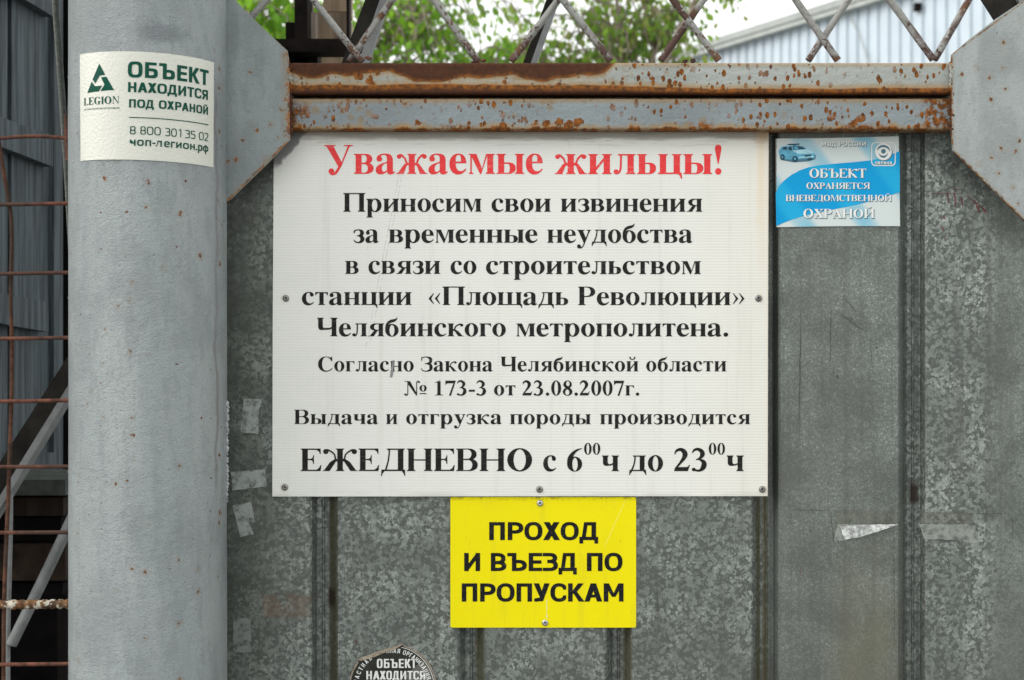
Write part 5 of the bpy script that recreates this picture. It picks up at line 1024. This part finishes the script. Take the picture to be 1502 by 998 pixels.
# ------------------------------------------------------------------ pale profiled warehouse, its long wall running away to the left
wh = empty('warehouse', (6.6, 26, 0), 'pale blue profiled sheet warehouse with grey eaves behind the gate', 'warehouse')
pa, pb = Vector((234 / FPX * 34, 34 - CAMD, 0)), Vector((1700 - 751, 0, 0))
db = 1 / (1 / 34 + (1 / 28.2 - 1 / 34) * (2300 - 985) / 275); pb = Vector(((2300 - 751) / FPX * db, db - CAMD, 0))
dr = (pb - pa).normalized(); nr = Vector((dr.y, -dr.x, 0));
if nr.y > 0: nr = -nr
EH = ZC + 6.55; L_ = (pb - pa).length; P = []; s_ = 0; pit = .30
while s_ < L_:
    P += [(s_, 0), (s_ + pit * .60, 0), (s_ + pit * .68, .045), (s_ + pit * .92, .045)]; s_ += pit
per = 28
for k0 in range(0, len(P) - 1, per):                    # one object per cladding sheet
    Q = P[k0:k0 + per + 1]; V = []
    for z in (0, EH): V += [tuple(pa + dr * a + nr * (-d) + Vector((0, 0, z))) for a, d in Q]
    n = len(Q); MB().add(V, [(i, i + 1, n + i + 1, n + i) for i in range(n - 1)]).build('cladding_sheet', M['wh'], wh)
def wbox(name, s0, s1, n0, n1, z0, z1, m):
    c = [pa + dr * s0 + nr * n0, pa + dr * s1 + nr * n0, pa + dr * s1 + nr * n1, pa + dr * s0 + nr * n1]
    V = [(*p.xy, z0) for p in c] + [(*p.xy, z1) for p in c]; MB().add(V, [(3, 2, 1, 0), (4, 5, 6, 7), (0, 1, 5, 4), (1, 2, 6, 5), (2, 3, 7, 6), (3, 0, 4, 7)]).build(name, M[m], wh)
wbox('eaves_trim', -.2, L_ + .2, -.03, .22, EH, EH + .19, 'trim'); wbox('gutter_lip', -.25, L_ + .2, .221, .26, EH + .10, EH + .24, 'roof')
c = [pa + dr * -.2 + nr * .26, pb + dr * .2 + nr * .26, pb + dr * .2 - nr * 9, pa + dr * -.2 - nr * 9]
MB().add([(*c[0].xy, EH + .245), (*c[1].xy, EH + .245), (*c[2].xy, EH + .9), (*c[3].xy, EH + .9)], [(0, 1, 2, 3)]).build('roof', M['roof'], wh)
MB().add([(*pa.xy, 0), (*(pa - nr * 9).xy, 0), (*(pa - nr * 9).xy, EH + .9), (*pa.xy, EH)], [(0, 1, 2, 3)]).build('end_wall', M['wh'], wh)
def onwall(X, Y):                                       # ray against the long wall
    d = Vector(((X - 751) / FPX, 1, 0)); o = Vector((0, -CAMD, 0)); den = d.dot(nr); t = (pa - o).dot(nr) / den; return o + d * t + Vector((0, 0, ZC - (Y - 499) * t / FPX))
p = onwall(1347, 11); MB().box(p.x - .09, p.y - .12, p.z - .08, p.x + .03, p.y + .02, p.z + .06).build('wall_bracket', M['darksteel'], wh)
MB().tube([onwall(1243, 12) + nr * .06, onwall(1262, 50) + nr * .05, onwall(1277, 92) + nr * .06, onwall(1290, 130) + nr * .05], .012, 6).build('wall_cable', M['trim'], wh)
wbox('sheet_joint', L_ * .60, L_ * .60 + .03, .002, .012, 0, EH, 'trim')

# ------------------------------------------------------------------ trees
def m_leaf(name, a, b, c):
    k = NT(name); oi = k.n('ShaderNodeNewGeometry').outputs['Random Per Island']; f = k.ss(oi, .05, .95)
    col = k.mix(k.ss(oi, .0, .55), a, b); col = k.mix(k.ss(oi, .62, .98), col, c); m = k.m
    k.done(col, .5, 0); tb_ = k.n('ShaderNodeBsdfTranslucent'); k.put(tb_.inputs['Color'], k.mix(.5, col, (.38, .62, .05))); ms = k.n('ShaderNodeMixShader'); ms.inputs[0].default_value = .6
    k.t.links.new(k.b.outputs[0], ms.inputs[1]); k.t.links.new(tb_.outputs[0], ms.inputs[2]); k.t.links.new(ms.outputs[0], k.t.nodes['Material Output'].inputs['Surface']); return m
M['leaf'] = m_leaf('fresh_green_leaf', (.06, .17, .015), (.17, .40, .03), (.32, .48, .06)); M['leaf2'] = m_leaf('olive_leaf', (.06, .13, .025), (.17, .30, .05), (.30, .24, .11))
def tree(label, base, height, clumps, nleaf, mat, seed, size=(.035, .075), twigs=14, drop=.55):
    """trunk, limbs to each clump, drooping twigs with leaves; clumps = (x, y, z, radius)"""
    rnd = random.Random(seed); root = empty('tree', base, label, 'tree', 'trees behind the gate'); base = Vector(base)
    tp = [base + Vector((.10 * math.sin(i * .9 + seed), .08 * math.cos(i * 1.3), height * i / 8)) for i in range(9)]
    MB().tube(tp, [.14 - .012 * i for i in range(9)], 12).build('trunk', M['bark'], root)
    lm, V, F = MB(), [], []; tw = MB()
    for (x, y, z, rad) in clumps:
        c = Vector((x, y, z)); s = tp[rnd.randint(4, 8)]; mid = s.lerp(c, .5) + Vector((rnd.uniform(-.3, .3), rnd.uniform(-.3, .3), rnd.uniform(.2, .7)))
        S = [tuple(q) for q in (s, mid, c)]; pts = []
        for i in range(9): t = i / 8; pts.append(s * (1 - t) ** 2 + mid * 2 * t * (1 - t) + c * t * t + Vector([rnd.uniform(-.04, .04) for _ in range(3)]))
        lm.tube(pts, [.016 * (1 - i / 9) + .006 for i in range(9)], 7)
        for k in range(twigs):
            d = Vector((rnd.gauss(0, 1), rnd.gauss(0, 1), rnd.gauss(.1, .8))).normalized() * rad * rnd.uniform(.5, 1.15); a = pts[rnd.randint(4, 8)]; e = c + d; m_ = a.lerp(e, .5) + Vector((0, 0, rad * .3)); e2 = e + Vector((d.x * .25, d.y * .25, -rad * drop)); Q = []
            for i in range(12):
                t = i / 11; q = a * (1 - t) ** 3 + m_ * 3 * t * (1 - t) ** 2 + e * 3 * t * t * (1 - t) + e2 * t ** 3; Q.append(q + Vector([rnd.uniform(-.02, .02) for _ in range(3)]))
            tw.tube(Q, [.0065 * (1 - i / 13) + .002 for i in range(12)], 5)
            for _ in range(max(1, nleaf // (len(clumps) * twigs))):
                t = rnd.uniform(.25, 1) * 11; i = min(int(t), 10); p = Q[i].lerp(Q[i + 1], t - i) + Vector([rnd.gauss(0, .055) for _ in range(3)]); s_ = rnd.uniform(*size)
                ax_ = Vector((rnd.gauss(0, .6), rnd.gauss(0, .6), -1)).normalized(); sd2 = ax_.cross(Vector((rnd.gauss(0, 1), rnd.gauss(0, 1), rnd.gauss(0, .5)))).normalized(); nn = ax_.cross(sd2); b0 = len(V); fold = rnd.uniform(.05, .3)
                for u_, v_, h_ in ((0, 0, 0), (.30, .34, fold), (.38, .75, fold), (0, 1.25, -.1), (-.38, .75, fold), (-.30, .34, fold), (0, .6, 0)): V.append(p + sd2 * (u_ * s_) + ax_ * (v_ * s_) + nn * (h_ * s_ * .6))
                F += [(b0, b0 + 1, b0 + 6), (b0 + 1, b0 + 2, b0 + 6), (b0 + 2, b0 + 3, b0 + 6), (b0 + 6, b0 + 3, b0 + 4), (b0 + 6, b0 + 4, b0 + 5), (b0, b0 + 6, b0 + 5)]
    lm.build('limb', M['bark'], root); tw.build('twig', M['bark'], root, kind='stuff')
    o = MB().add(V, F).build('crown', M[mat], root); return root
def at(X, Y, d): return ((X - 751) / FPX * d, d - CAMD, ZC - (Y - 499) / FPX * d)
def cl(L): return [(*at(X, Y, d), r) for X, Y, d, r in L]
tree('bright green leafy tree behind the left corner plate', (-2.4, 5.4, 0), 3.0, cl([(365, 20, 7.6, .35), (395, 60, 7.8, .32), (420, -20, 7.9, .42), (350, -60, 8, .6), (380, 130, 8, .5), (440, 80, 8.3, .4), (330, 60, 7.5, .5), (300, -150, 8, .8), (450, -160, 8, .8)]), 3000, 'leaf', 3, (.04, .075))
tree('dense green tree with dark limbs behind the gate, left of its middle', (-1.2, 7.2, 0), 3.1, cl([(590, 30, 9.6, .42), (640, 60, 9.8, .38), (620, 0, 9.4, .4), (560, 70, 9.5, .38), (680, 95, 9.8, .32), (560, 20, 9.4, .45), (650, -60, 9.8, .7), (540, -110, 9.6, .8), (610, 130, 9.6, .5), (655, 20, 10, .30), (700, -110, 10, .8), (740, 90, 10, .22)]), 2300, 'leaf', 11, (.030, .065))
tree('airy olive green tree with thin drooping twigs behind the gate middle', (1.0, 8.4, 0), 3.2, cl([(850, 40, 10.6, .32), (905, 20, 10.8, .40), (900, 75, 10.8, .32), (950, 50, 11, .34), (850, -20, 10.8, .5), (960, 0, 11, .34), (985, 30, 11, .26), (800, 85, 10.9, .24), (770, 60, 11, .2), (930, -120, 11, .8), (980, 110, 11, .4), (860, 120, 11, .4), (1050, -60, 10.6, .32)]), 2700, 'leaf2', 23, (.032, .072), 14, .7)
